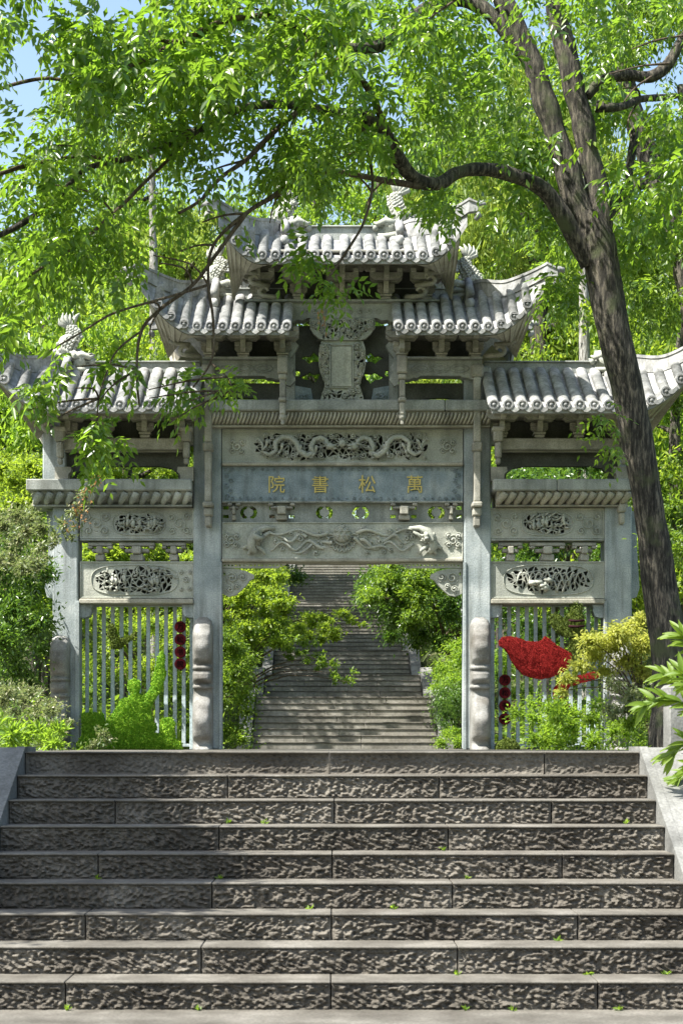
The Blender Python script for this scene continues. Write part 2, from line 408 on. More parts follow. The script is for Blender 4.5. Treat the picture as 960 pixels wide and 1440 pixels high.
# upper stairs
us = empty('upper_stairs', (XU, 40, 0), kind='structure', label='long stone staircase climbing the wooded hill behind the gate')
for fi, (y0, n, z0) in enumerate(FL):
    yn = FL[fi+1][0] if fi+1 < len(FL) else y0+n*DEP+20
    for k in range(n):
        zt = z0+(k+1)*H; y = y0+k*DEP; ye = y+DEP+.05 if k < n-1 else yn+.1
        cuts = [XU-2.18]+sorted(XU+random.choice([-1, 1])*random.uniform(.1, .4)+c for c in ((-.75, .75) if k % 2 else (0,)))+[XU+2.18]
        if fi > 3: cuts = [cuts[0], cuts[-1]]
        for i in range(len(cuts)-1):
            b = MB(); r = random.uniform(-.006, .006)
            b.box(cuts[i]+.004, cuts[i+1]-.004, y+r+.02, ye, zt-H-.03, zt-.035, .004)
            b.box(cuts[i]+.004, cuts[i+1]-.004, y+r, ye, zt-.034, zt, .008)
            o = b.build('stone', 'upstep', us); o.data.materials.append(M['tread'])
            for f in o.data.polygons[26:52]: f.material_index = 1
    for s in (-1, 1):
        x0, x1 = sorted((XU+s*2.2, XU+s*2.52)); y1 = y0+n*DEP; z1 = z0+n*H
        b = MB(); b.prismx([(y0-.3, z0+.02), (y0-.3, z0+.22), (y1-.1, z1+.22), (y1+.3, z1+.2), (y1+.3, z0-.4), (y0-.3, z0-.4)], x0, x1)
        b.build('kerb_slab', 'granite', us)
        b = MB(); b.box(x0+.05, x1-.05, y1+.31, yn-.31, z1-.4, z1+.12, .01); b.build('kerb_slab', 'granite', us)
# =============================================================== THE STONE GATE
XC = GX(481)
G = empty('stone_gate', (XC, 24.2, 0), kind=None, label='carved grey stone memorial archway with five upturned tiled roofs over the path', cat='gate')
Yf = 24.0; Yb = 24.42
def X(px): return GX(px)
def Z(py): return GZ(py)
def mx(px): return 962-px      # mirrored photo column
def pbox(px0, px1, py0, py1, y0=Yf, y1=Yb, b=.008, mb=None):
    return (mb or MB()).box(X(px0), X(px1), y0, y1, Z(py1), Z(py0), b)
# pillars
for (a, b_, top, bot) in ((272, 311, 515, 1055), (652, 690, 515, 1055)):
    m = MB(); m.box(X(a), X(b_), Yf, Yb, 0, Z(top), .02); pil = m.build('pillar', 'pillar', G)
for (a, b_) in ((74, 110), (850, 888)):
    m = MB(); m.box(X(a), X(b_), Yf, Yb, 0, Z(712), .02); m.build('pillar', 'pillar', G)
# narrow raised fillets up the pillar edges
for (a, b_) in ((308, 312), (651, 655), (106, 112), (849, 853)):
    m = MB(); m.box(X(a), X(b_), Yf-.02, Yf+.1, 0, Z(790 if a in (308, 651) else 845), .004); m.build('edge_fillet', 'pillar', G)

def drum(xc, hw, top, s):
    """side profile of the clasping stone, lofted; s=-1 towards the viewer"""
    keys = [(0, .32), (.04, .32), (.045, .27), (.1, .27), (.2, .36), (.4, .40), (.6, .33), (.78, .23), (.86, .21), (.865, .27), (.91, .27), (.915, .22), (1.0, .31), (1.08, .30), (1.13, .23), (1.135, .28), (1.185, .28), (1.19, .23), (1.3, .31), (1.45, .35), (1.6, .32), (1.75, .24), (1.84, .13), (1.89, .02)]
    keys = [(z, max(.03, .21+(f-.25)*1.25) if .02 < z < 1.8 else f) for z, f in keys]
    sc = top/1.89; rows = []; yf = Yf if s < 0 else Yb
    for i in range(len(keys)-1):
        (z0, f0), (z1, f1) = keys[i], keys[i+1]; n = 4 if z1-z0 > .08 else 1
        for j in range(n):
            t = j/n; u = (1-math.cos(PI*t))/2; rows.append(((z0+(z1-z0)*t)*sc, f0+(f1-f0)*u))
    rows.append((top, .02)); P = []
    for z, f in rows:
        wf = hw*min(1, (f/.2)**.4)
        P.append([(xc+wf*math.copysign(abs(math.cos(a))**.55, math.cos(a)), yf+s*(f*abs(math.sin(a))**.6), z) for a in np.linspace(0, PI, 13)])
    b = MB(); b.grid(P, True, s > 0); b.build('drum_stone', 'drum', G)
for px, w, top in ((286, .142, 1.86), (86, .135, 1.60), (674, .142, 1.86), (870, .135, 1.60)):
    drum(X(px), w, top, -1); drum(X(px), w, top, 1)

# ---- carved panels
def cloud(b, cx, cz, r, y, rad=.013):
    for (dx, dz, q, ph, d) in ((0, 0, 1, 0, 1), (.9, .65, .6, 2, -1), (-.8, .7, .55, 1, 1), (.8, -.8, .6, 4, 1), (-.75, -.7, .6, 3, -1)):
        b.swirl(cx+dx*r, cz+dz*r, r*q, y, rad, 1.5, ph, d)
def frame(b, x0, x1, z0, z1, y, w=.02):
    for a in ((x0, x1, z1-w, z1), (x0, x1, z0, z0+w), (x0, x0+w, z0+w, z1-w), (x1-w, x1, z0+w, z1-w)): b.box(a[0], a[1], y-.015, y+.005, a[2], a[3], .004)
def wig(p0, p1, amp, waves, y, r0, r1, n=24, ph=0):
    p0 = Vector((p0[0], y, p0[1])); p1 = Vector((p1[0], y, p1[1])); d = (p1-p0); nn = Vector((-d.z, 0, d.x)).normalized(); out = []; R = []
    for i in range(n):
        t = i/(n-1); out.append(p0+d*t+nn*amp*math.sin(ph+t*waves*2*PI)+Vector((0, -.025*math.sin(t*9+ph), 0))); R.append(r0+(r1-r0)*t)
    return out, R
def cellholes(inside, x0, x1, z0, z1, sx, sz, fill=.33, seed=1):
    """irregular three- and four-sided voids with a web of stone between them"""
    from mathutils.geometry import delaunay_2d_cdt
    rr = random.Random(seed); pts = []
    for _ in range(6000):
        q = Vector((rr.uniform(x0-.05, x1+.05), rr.uniform(z0-.05, z1+.05)))
        if all(abs(q.x-w.x)/sx > .5 or abs(q.y-w.y)/sz > .5 for w in pts): pts.append(q)
    V2, _, F2 = delaunay_2d_cdt(pts, [], [], 0, 1e-5)[:3]; adj = {}; hs = []; used = set()
    for k, f in enumerate(F2):
        for q in range(3): adj.setdefault(frozenset((f[q], f[(q+1) % 3])), []).append(k)
    polys = []
    order = list(range(len(F2))); rr.shuffle(order)
    for k in order:
        if k in used: continue
        used.add(k); f = list(F2[k]); poly = f
        best = None
        for q in range(3):
            e = frozenset((f[q], f[(q+1) % 3]))
            for m in adj[e]:
                if m != k and m not in used: best = (q, m)
        if best and rr.random() < .6:
            q, m = best; o = [v for v in F2[m] if v not in (f[q], f[(q+1) % 3])][0]; used.add(m); poly = f[:q+1]+[o]+f[q+1:]
        polys.append([V2[v] for v in poly])
    for P in polys:
        c = sum(P, Vector((0, 0)))/len(P); out = []
        if not all(inside(c.x+(v.x-c.x)*.45, c.y+(v.y-c.y)*.45) for v in P): continue
        n = len(P)
        for q in range(n):
            a, b_, d = P[q-1], P[q], P[(q+1) % n]; s_ = max(.5, 1-.0115/max(.02, (b_-c).length))
            for t in (-.16, .16):
                w = b_.lerp(a if t < 0 else d, abs(t)); out.append((c.x+(w.x-c.x)*s_, c.y+(w.y-c.y)*s_))
        if n == 3 or True:
            ar = abs(sum(out[q][0]*out[(q+1) % len(out)][1]-out[(q+1) % len(out)][0]*out[q][1] for q in range(len(out))))/2
            if ar > .0004: hs.append(out)
    return hs
def rect(x0, x1, z0, z1): return [(x0, z0), (x1, z0), (x1, z1), (x0, z1)]
def pierced_panel(px0, px1, py0, py1, opx0, opx1, kind, seed):
    x0, x1, z0, z1 = X(px0), X(px1), Z(py1), Z(py0); cx = (X(opx0)+X(opx1))/2; cz = (z0+z1)/2; rx = (X(opx1)-X(opx0))/2; rz = (z1-z0)/2-.05
    rr = random.Random(seed)
    ins = lambda x, z: abs((x-cx)/(rx-.02))**3+abs((z-cz)/(rz-.015))**2.6 < .95
    hs = cellholes(ins, cx-rx, cx+rx, cz-rz, cz+rz, .115, .095, .40, seed)
    def extra(b):
        frame(b, x0, x1, z0, z1, Yf+.05)
        ring = [(cx+rx*math.copysign(abs(math.cos(a))**.6, math.cos(a)), Yf+.045, cz+rz*math.copysign(abs(math.sin(a))**.75, math.sin(a))) for a in np.linspace(0, 2*PI, 40)]
        b.tube(ring, .009, 5)
        if kind == 'reed':
            for k in range(15):
                px = cx-rx+.06+(2*rx-.12)*k/14; s = 1 if rr.random() < .5 else -1
                for q in range(3):
                    zz = cz-rz+.03+q*.11; pts = [(px+s*(.09*t-.05), Yf+.02-.03*t, zz+.17*math.sin(t*PI*.62)) for t in np.linspace(0, 1, 7)]; s = -s
                    if all(ins(p[0], p[2]) for p in pts): b.tube(pts, [.013]*5+[.01, .005], 5)
            for k in range(5): b.ball((cx+rr.uniform(-.35, .1), Yf+.0, cz-.08+rr.uniform(-.05, .08)), (.06, .05, .045), 8, 6, .8)
        else:
            for k in range(40):
                for _ in range(9):
                    px, pz = cx+rr.uniform(-rx, rx), cz+rr.uniform(-rz, rz)
                    if ins(px, pz): break
                a = rr.uniform(0, PI); L = rr.uniform(.05, .12)
                p0, p1 = (px-L*math.cos(a), pz-L*math.sin(a)*.6), (px+L*math.cos(a), pz+L*math.sin(a)*.6)
                if ins(*p0) and ins(*p1):
                    P, R = wig(p0, p1, .02, 1, Yf+.02, .016, .009, 10, rr.uniform(0, 6)); b.tube(P, R, 5)
            for k in range(6):   # small standing figures and blossoms
                px = cx+rr.uniform(-.7, .7)*rx; pz = cz+rr.uniform(-.25, .3)*rz
                b.ball((px, Yf+.0, pz), (.028, .03, .055), 7, 6, .8); b.ball((px, Yf-.005, pz+.065), .02, 7, 5)
        for s in (-1, 1):
            ex = x0 if s < 0 else x1; mid = (ex+cx+s*rx)/2; w = abs(ex-(cx+s*rx))
            if w > .2:
                for (dx, dz, q) in ((0, 0, .3), (.28, .22, .2), (-.28, .2, .2), (.26, -.24, .2), (-.25, -.25, .18)):
                    b.swirl(mid+dx*w, cz+dz*(z1-z0), q*w*.8, Yf+.045, .010, 1.5, rr.uniform(0, 6), s)
    o = plate('carved_panel', rect(x0, x1, z0, z1), hs, Yf+.05, Yf+.13, 'carved', G, .008, extra)
    m = MB(); m.box(x0, x1, Yf+.24, Yf+.30, z0, z1); m.build('back_slab', 'aged_shaded', G)
def beam(px0, px1, py0, py1, y0, y1, mat='stone', name='beam', b=.012):
    m = MB(); pbox(px0, px1, py0, py1, y0, y1, b, m); return m.build(name, mat, G)
# side bays (left, right mirrored)
for (p0, p1, oA, oB, kA, kB, sd_) in ((112, 272, (158, 232), (128, 250), 'vine', 'vine', 3), (690, 850, (733, 806), (708, 834), 'vine', 'reed', 9)):
    pierced_panel(p0, p1, 714, 757, *oA, kA, sd_); pierced_panel(p0, p1, 789, 841, *oB, kB, sd_+1)
    beam(p0, p1, 842, 849, Yf-.02, Yb-.02, 'warm', 'ledge'); beam(p0, p1, 757.5, 760, Yf+.02, Yb-.05, 'stone', 'ledge')
    # bracket row between the panels
    mid = (p0+p1)/2
    for c in (mid-52, mid, mid+52):
        m = MB(); w = 9 if c == mid else 6
        m.box(X(c-w), X(c+w), Yf+.02, Yf+.3, Z(788), Z(779), .01); m.box(X(c-w*.7), X(c+w*.7), Yf-.02, Yf+.3, Z(778.5), Z(768), .012)
        m.box(X(c-w*1.9), X(c+w*1.9), Yf+.06, Yf+.2, Z(776), Z(771), .01); m.box(X(c-w*2.8), X(c+w*2.8), Yf+.06, Yf+.2, Z(767), Z(762), .01)
        for s in (-1, 1): m.box(X(c+s*w*2.3)-.035, X(c+s*w*2.3)+.035, Yf+.04, Yf+.22, Z(770.5), Z(767.5), .01)
        m.build('bracket', 'bracket', G)
    # corner brackets under the lintel
    for s, e in ((1, p0), (-1, p1)):
        pts = [(X(e), Z(849.5)), (X(e+s*17), Z(849.5)), (X(e+s*15), Z(854)), (X(e+s*16), Z(858)), (X(e+s*13), Z(866)), (X(e+s*6), Z(868)), (X(e), Z(868))]
        m = MB(); m.prism(pts, Yf+.06, Yf+.26); m.build('corner_bracket', 'pillar', G)
    # cornice: plain slab and sloping leaf moulding
    q0, q1 = (42, 272) if p0 < 300 else (690, 882)
    cuts = [q0, (q0+q1)/2+random.uniform(-20, 20), q1]
    for i in (0, 1): beam(cuts[i]+.3, cuts[i+1]-.3, 678, 694, Yf-.30, Yb+.3, 'stone', 'cornice_slab', .015)
    m = MB(); n = 15; pb = [(Yf-.26, Z(694.3)), (Yf-.20, Z(702)), (Yf-.08, Z(708)), (Yf-.05, Z(713)), (Yb+.05, Z(713)), (Yb+.25, Z(694.3))]
    m.prismx([(y+.03, z) for y, z in pb[:4]]+pb[4:], X(q0+6), X(q1-1))
    for i in range(n):
        x = X(q0+6)+(X(q1-1)-X(q0+6))*(i+.5)/n
        pts = [(x+.055, Yf-.25, Z(696)), (x+.03, Yf-.215, Z(700)), (x-.02, Yf-.15, Z(706)), (x-.05, Yf-.07, Z(711))]
        m.tube(pts, [.05, .056, .048, .03], 7, True, .6)
    m.box(X(q0+6), X(q1-1), Yf-.10, Yf+.0, Z(713.5), Z(711), .006)
    m.build('leaf_moulding', 'warm' if p0 > 300 else 'stone', G)
    # upper opening: posts, beam, backing slab with flat arch
    if p0 < 300: pa, pb_ = (60, 92), (253, 275)
    else: pa, pb_ = (mx(92), mx(60)), (mx(275), mx(253))
    o0, o1 = (92, 262) if p0 < 300 else (700, 870)
    m = MB(); pbox(pa[0], pa[1], 605, 677.6, Yf+.02, Yb, .015, m); m.build('short_post', 'pillar', G)
    beam(o0, o1, 618, 634, Yf-.12, Yf+.04, 'bracket')
    beam(o0, o1, 634.4, 636, Yf-.05, Yf+.06, 'warm', 'ledge')
    ar = [(X(o0), Z(677.6)), (X(o0), Z(590)), (X(o1), Z(590)), (X(o1), Z(677.6)), (X(o1-12), Z(677.6)), (X(o1-13), Z(664)), (X(o1-22), Z(656)), (X(o1-40), Z(653)), (X(o0+40), Z(653)), (X(o0+22), Z(656)), (X(o0+13), Z(664)), (X(o0+12), Z(677.6))]
    plate('backing_slab', ar, [], Yf+.16, Yf+.26, 'aged_shaded', G)
    for c in ((pa[0]+pa[1])/2+ (12 if p0 < 300 else -12), (pb_[0]+pb_[1])/2):
        m = MB(); m.box(X(c-7), X(c+7), Yf-.28, Yf-.1, Z(625), Z(606), .02); m.box(X(c-9), X(c+9), Yf-.30, Yf-.08, Z(611), Z(605), .015)
        m.box(X(c-4.5), X(c+4.5), Yf-.26, Yf-.12, Z(648), Z(625.3), .02); m.box(X(c-3.4), X(c+3.4), Yf-.25, Yf-.13, Z(656), Z(648.2), .015)
        m.build('hanging_post', 'bracket', G)
        s = 1 if c < mid else -1
        m = MB(); m.prism([(X(c-s*9), Z(677.6)), (X(c+s*9), Z(677.6)), (X(c+s*10), Z(668)), (X(c+s*14), Z(664)), (X(c+s*13), Z(658)), (X(c-s*9), Z(658))], Yf-.1, Yf+.1); m.build('cloud_block', 'bracket', G)
# small tapering block at the outer side of each end pillar
m = MB(); m.prism([(X(62), Z(716)), (X(73.6), Z(716)), (X(73.6), Z(840)), (X(63), Z(838)), (X(60), Z(825)), (X(66), Z(760))], Yf+.2, Yf+.36); m.build('side_bracket', 'pillar', G)
m = MB(); m.prism([(X(888.4), Z(716)), (X(900), Z(716)), (X(898), Z(760)), (X(902), Z(825)), (X(898), Z(838)), (X(888.4), Z(840))], Yf+.2, Yf+.36); m.build('side_bracket', 'pillar', G)

# ---- main bay
P0, P1 = 312, 651
cuts = [295, 398, 560, 624, 690]
for i in range(4): beam(cuts[i]+.25, cuts[i+1]-.25, 567, 582, Yf-.26, Yb+.26, 'stone', 'cornice_slab', .014)
m = MB(); n = 72; pb = [(Yf-.23, Z(582.3)), (Yf-.20, Z(590)), (Yf-.12, Z(598)), (Yf-.1, Z(602)), (Yb+.1, Z(602)), (Yb+.2, Z(582.3))]
m.prismx([(y+.03, z) for y, z in pb[:4]]+pb[4:], X(298), X(688))
for i in range(n):
    x = X(298)+(X(688)-X(298))*(i+.5)/n
    m.tube([(x+.03, Yf-.215, Z(584)), (x+.02, Yf-.2, Z(589)), (x-.01, Yf-.16, Z(595)), (x-.03, Yf-.12, Z(599))], [.018, .024, .022, .014], 5)
m.box(X(298), X(688), Yf-.12, Yf-.0, Z(602.5), Z(600), .006)
m.build('leaf_moulding', 'warm', G)
# dragon panel
x0, x1, z0, z1 = X(P0), X(P1), Z(650), Z(604); cx = X(481); cz = (z0+z1)/2
ins = lambda x, z: abs(x-cx) < 1.24-.25*abs((z-cz)/.2)**2 and abs(z-cz) < .185
hs = cellholes(ins, cx-1.27, cx+1.27, cz-.19, cz+.19, .12, .105, .40, 21)
def dragon_extra(b):
    frame(b, x0, x1, z0, z1, Yf+.05)
    for s in (-1, 1):
        def q(u, v): return (cx+s*u, cz+v)
        path = [(.20, -.03), (.22, .07), (.30, .12), (.39, .09), (.44, -.01), (.40, -.10), (.50, -.14), (.60, -.07), (.64, .04), (.72, .12), (.84, .13), (.94, .05), (.93, -.07), (1.02, -.13), (1.12, -.08), (1.12, .03), (1.18, .11), (1.24, .06)]
        pts = []
        for i in range(len(path)-1):
            for t in (0, .33, .66):
                u = path[i][0]+(path[i+1][0]-path[i][0])*t; v = path[i][1]+(path[i+1][1]-path[i][1])*t; pts.append((q(u, v)[0], Yf-.0-.02*math.sin(u*14), q(u, v)[1]))
        R = [.024+.018*math.sin(PI*min(1, (i+4)/len(pts)))-.018*(i/len(pts))**3 for i in range(len(pts))]
        b.tube(pts, R, 8)
        for i in range(2, len(pts)-2, 1):   # spine fins
            p = Vector(pts[i]); d = (Vector(pts[i+1])-Vector(pts[i-1])).normalized(); nn = Vector((-d.z, 0, d.x))*(1 if d.x*s > 0 else -1)
            b.tube([p+nn*R[i]*.7, p+nn*(R[i]+.022)], [.012, .003], 4)
        hx, hz = q(.17, -.01); b.ball((hx, Yf-.03, hz), (.065, .05, .045), 10, 7, .9); b.ball((hx-s*.06, Yf-.035, hz-.03), (.04, .03, .018), 8, 5); b.ball((hx-s*.055, Yf-.035, hz+.01), (.045, .03, .02), 8, 5)
        for k in range(4):
            P, R2 = wig((hx+s*.03, hz+.02), (hx+s*(.12+.03*k), hz+.12-.05*k), .012, .8, Yf-.04, .008, .003, 8); b.tube(P, R2, 4)
        for (u, v) in ((.36, -.03), (.58, -.02), (.84, .0), (1.05, .06)):   # legs with claws
            a, c_ = q(u, v+.02), q(u+.06, v-.12); P, R2 = wig(a, c_, .015, .5, Yf-.02, .024, .014, 8); b.tube(P, R2, 6)
            for k in (-1, 0, 1): b.tube([(c_[0], Yf-.02, c_[1]), (c_[0]+k*.025+s*.02, Yf-.045, c_[1]-.035)], [.009, .003], 4)
        for (u, v, r) in ((.3, -.13, .05), (.47, .13, .045), (.68, -.13, .05), (.78, -.1, .04), (.66, .13, .04), (.93, -.13, .045), (1.08, .15, .04), (.15, .14, .04)):
            w = q(u, v); b.swirl(w[0], w[1], r, Yf+.02, .011, 1.5, random.uniform(0, 6), s)
        cloud(b, cx+s*1.48, cz, .085, Yf+.045)
    for k in range(70):
        u = random.uniform(.05, 1.2); b.swirl(cx+random.choice((-1, 1))*u, cz+random.uniform(-.17, .17), random.uniform(.02, .035), Yf+.035, .009, 1.2, random.uniform(0, 6), 1, 10)
    b.ball((cx, Yf-.03, cz+.03), .05, 12, 8)
    for k in range(9):
        a = PI/2+(k-4)*.5; P, R2 = wig((cx+.05*math.cos(a), cz+.03+.05*math.sin(a)), (cx+.13*math.cos(a), cz+.03+.13*math.sin(a)), .012, 1, Yf-.01, .012, .004, 8); b.tube(P, R2, 5)
plate('dragon_panel', rect(x0, x1, z0, z1), hs, Yf+.05, Yf+.13, 'carved', G, .008, dragon_extra)
m = MB(); m.box(x0, x1, Yf+.24, Yf+.30, z0, z1); m.build('back_slab', 'aged_shaded', G)
beam(P0, P1, 650.5, 655, Yf-.03, Yf+.3, 'warm', 'ledge'); beam(P0, P1, 602.8, 604, Yf, Yf+.3, 'stone', 'ledge')
# name board
x0, x1, z0, z1 = X(P0), X(P1), Z(704), Z(655.4); m = MB(); m.box(x0, x1, Yf+.05, Yf+.3, z0, z1, .006)
frame(m, x0, x1, z0, z1, Yf+.05, .012); rr = random.Random(5)
for i in range(34):
    xx = x0+.05+(x1-x0-.1)*i/33
    for zz in (z1-.035, z0+.035): m.swirl(xx+rr.uniform(-.02, .02), zz, .028, Yf+.047, .006, 1.2, rr.uniform(0, 6), rr.choice((-1, 1)), 12)
for s, e in ((1, x0), (-1, x1)):
    for k in range(6): m.swirl(e+s*(.07+.05*(k % 2)), z0+.06+k*.075, .04, Yf+.047, .008, 1.3, rr.uniform(0, 6), s, 14)
board = m.build('name_board', 'board', G)
def glyph(ch, cx, cz, h, y, mat, parent, name, w=1.0, offset=.012, label=None):
    cu = bpy.data.curves.new('glyph', 'FONT'); cu.body = ch; cu.size = 1; cu.extrude = .012; cu.offset = offset
    ob = bpy.data.objects.new('glyph', cu); me = bpy.data.meshes.new_from_object(ob); bpy.data.objects.remove(ob); bpy.data.curves.remove(cu)
    n = len(me.vertices)
    if n == 0: return
    co = np.empty(n*3, 'f'); me.vertices.foreach_get('co', co); co = co.reshape(-1, 3)
    mn, mxx = co.min(0), co.max(0); c = (mn+mxx)/2; s = h/(mxx[1]-mn[1])
    V = [((v[0]-c[0])*s*w+cx, y-v[2], (v[1]-c[1])*s*(1+.06*math.sin(v[0]*9))+cz) for v in co]
    b = MB(); b.add(V, [tuple(p.vertices) for p in me.polygons]); bpy.data.meshes.remove(me)
    return b.build(name, mat, parent, label=label)
for ch, px in (('院', 389), ('書', 450), ('松', 516), ('萬', 583)):
    glyph(ch, X(px), Z(680), .235, Yf+.045, 'gold', board, 'gilded_character', 1.0, .0, 'gilded character '+ch)
# openwork band with bat-shaped holes
def bat(px, w=14, h=10, s=1):
    pts = [(-1, .0), (-.75, .62), (-.3, .95), (0, .85), (.1, .45), (-.15, .2), (-.4, .1), (-.42, -.2), (-.2, -.45), (.05, -.5), (.0, -.8), (-.35, -.9), (-.8, -.6)]
    return [(X(px)+s*a*w/200, Z(719)+b_*h/100) for a, b_ in pts]
hs = []
for c in (349, 456, 507, 614):
    hs.append([(X(c-6.5)+(a)*.065, Z(719)+b_*.09) for a, b_ in ((-.9, 0), (-.6, .65), (.1, 1), (.9, .95), (.5, .55), (.05, .35), (-.05, 0), (.15, -.4), (.7, -.65), (.55, -.95), (-.1, -.95), (-.65, -.6))])
    hs.append([(2*X(c)-x, z) for x, z in hs[-1]])
for c in (317, 382, 410, 553, 582, 646): hs.append(rect(X(c-4), X(c+4), Z(727), Z(722))); hs.append(rect(X(c-4), X(c+4), Z(715), Z(709)))
plate('openwork_slab', rect(X(P0), X(P1), Z(733), Z(706)), hs, Yf+.12, Yf+.2, 'stone', G)
beam(P0, P1, 704.3, 706.5, Yf+.02, Yf+.32, 'stone', 'ledge'); 
for c in (329, 396, 568, 634):
    m = MB(); w = 8 if c in (396, 568) else 3
    m.box(X(c-w), X(c+w), Yf-.02, Yf+.119, Z(731), Z(724), .012); m.box(X(c-w*.75), X(c+w*.75), Yf-.06, Yf+.119, Z(723.6), Z(712), .012); m.box(X(c-w*2), X(c+w*2), Yf+.02, Yf+.119, Z(715), Z(711.5), .01)
    for s in (-1, 1): m.box(X(c+s*w*1.9)-.035, X(c+s*w*1.9)+.035, Yf, Yf+.119, Z(711), Z(707), .012)
    m.build('bracket', 'bracket', G)
# lion and ball panel
x0, x1, z0, z1 = X(P0), X(P1), Z(785), Z(734); cz = (z0+z1)/2; m = MB(); m.box(x0, x1, Yf+.04, Yf+.32, z0, z1, .006); frame(m, x0, x1, z0, z1, Yf+.04, .015)
rr = random.Random(11)
m.ball((cx, Yf+.0, cz+.09), (.12, .07, .12), 14, 9)
for a in range(3):
    for s in (-1, 1): m.tube([(cx+.12*math.cos(t)*math.cos(a*PI/3)-s*.03*math.sin(a*PI/3), Yf-.035-.04*abs(math.sin(t)), cz+.09+.12*math.cos(t)*math.sin(a*PI/3)+s*.03*math.cos(a*PI/3)) for t in np.linspace(0, PI, 9)], .009, 4)
for k in range(10):   # ribbon loops round the ball
    a = PI+k*PI/9 if k < 10 else 0; r = .26
    c0 = (cx+.17*math.cos(a), cz+.06+.17*math.sin(a)); m.tube([(c0[0]+.055*math.cos(a)*math.cos(t)-.03*math.sin(a)*math.sin(t), Yf+.02, c0[1]+.055*math.sin(a)*math.cos(t)+.03*math.cos(a)*math.sin(t)) for t in np.linspace(0, 2*PI, 12)], .012, 5)
for s in (-1, 1):
    for (a, b2, amp, wv, ph) in (((.2, .1), (1.05, .12), .04, 1.5, 0), ((.25, -.05), (1.0, -.1), .06, 2, 1), ((.15, .0), (.7, -.17), .04, 1.2, 2), ((.5, .05), (.95, .0), .05, 1.5, 3)):
        P, R = wig((cx+s*a[0], cz+a[1]), (cx+s*b2[0], cz+b2[1]), amp, wv, Yf+.015, .026, .014, 26, ph); m.tube(P, R, 6)
    for k in range(20): m.swirl(cx+s*rr.uniform(.25, 1.0), cz+rr.uniform(-.18, .17), rr.uniform(.03, .055), Yf+.03, .013, 1.2, rr.uniform(0, 6), s, 14)
    # lion: body along the panel, head turned to the front
    bx = cx+s*1.2
    m.tube([(bx-s*.26, Yf, cz+.17), (bx-s*.12, Yf-.02, cz+.17), (bx-s*.0, Yf-.03, cz+.12), (bx+s*.06, Yf-.03, cz+.0), (bx+s*.08, Yf-.02, cz-.1), (bx+s*.02, Yf, cz-.18)], [.02, .04, .06, .075, .065, .04], 8)
    m.ball((bx+s*.0, Yf-.05, cz+.03), (.085, .07, .08), 12, 8, 1.5)
    for k in range(10): a = k*.7; m.ball((bx+.075*math.cos(a), Yf-.06, cz+.03+.07*math.sin(a)), .022, 6, 5)
    m.ball((bx-s*.02, Yf-.12, cz+.01), (.035, .03, .025), 8, 5)
    for (u, v) in ((-.12, -.2), (.12, -.2), (.2, -.12), (-.2, .12)): m.tube([(bx+s*.03, Yf-.01, cz-.06), (bx+s*u*.7, Yf-.01, cz+v*.7), (bx+s*u, Yf, cz+v)], [.035, .028, .022], 6)
    cloud(m, cx+s*1.56, cz, .085, Yf+.035, .014)
m.build('lion_panel', 'carved', G)
beam(P0, P1, 785.4, 790, Yf-.02, Yf+.36, 'warm', 'ledge')
for s in (-1, 1):
    a, b_ = (P0, 402) if s < 0 else (562, P1)
    hs = [ellipse(X(a+(b_-a)*(k+.7)/17), Z(794), .014, .013, 6, jit=.3) for k in range(16)]
    pts = rect(X(a), X(b_), Z(798), Z(790.3))
    if s < 0: pts = [(X(a), Z(798)), (X(b_-12), Z(798)), (X(b_), Z(793)), (X(b_), Z(790.3)), (X(a), Z(790.3))]
    else: pts = [(X(b_), Z(798)), (X(b_), Z(790.3)), (X(a), Z(790.3)), (X(a), Z(793)), (X(a+12), Z(798))]
    plate('pierced_strip', pts, hs, Yf+.08, Yf+.14, 'carved', G, .004)
    def q(u, v): return (X(481)+s*u, Z(v))
    E_ = 1.69
    pts = [(E_, 798.5), (1.5, 799), (1.36, 802), (1.25, 807), (1.24, 812), (1.31, 816), (1.35, 822), (1.41, 828), (1.50, 836), (1.60, 838), (E_, 834)]
    def ex(b):
        for (u, v, r) in ((1.55, 812, .09), (1.40, 811, .07), (1.58, 828, .06), (1.48, 824, .05)): w = q(u, v); b.swirl(w[0], w[1], r, Yf+.075, .012, 1.7, u*7, s)
    plate('spandrel_bracket', [q(*p) for p in pts], [ellipse(*q(1.66, 806), .012, .03, 6)], Yf+.08, Yf+.18, 'carved', G, .006, ex)

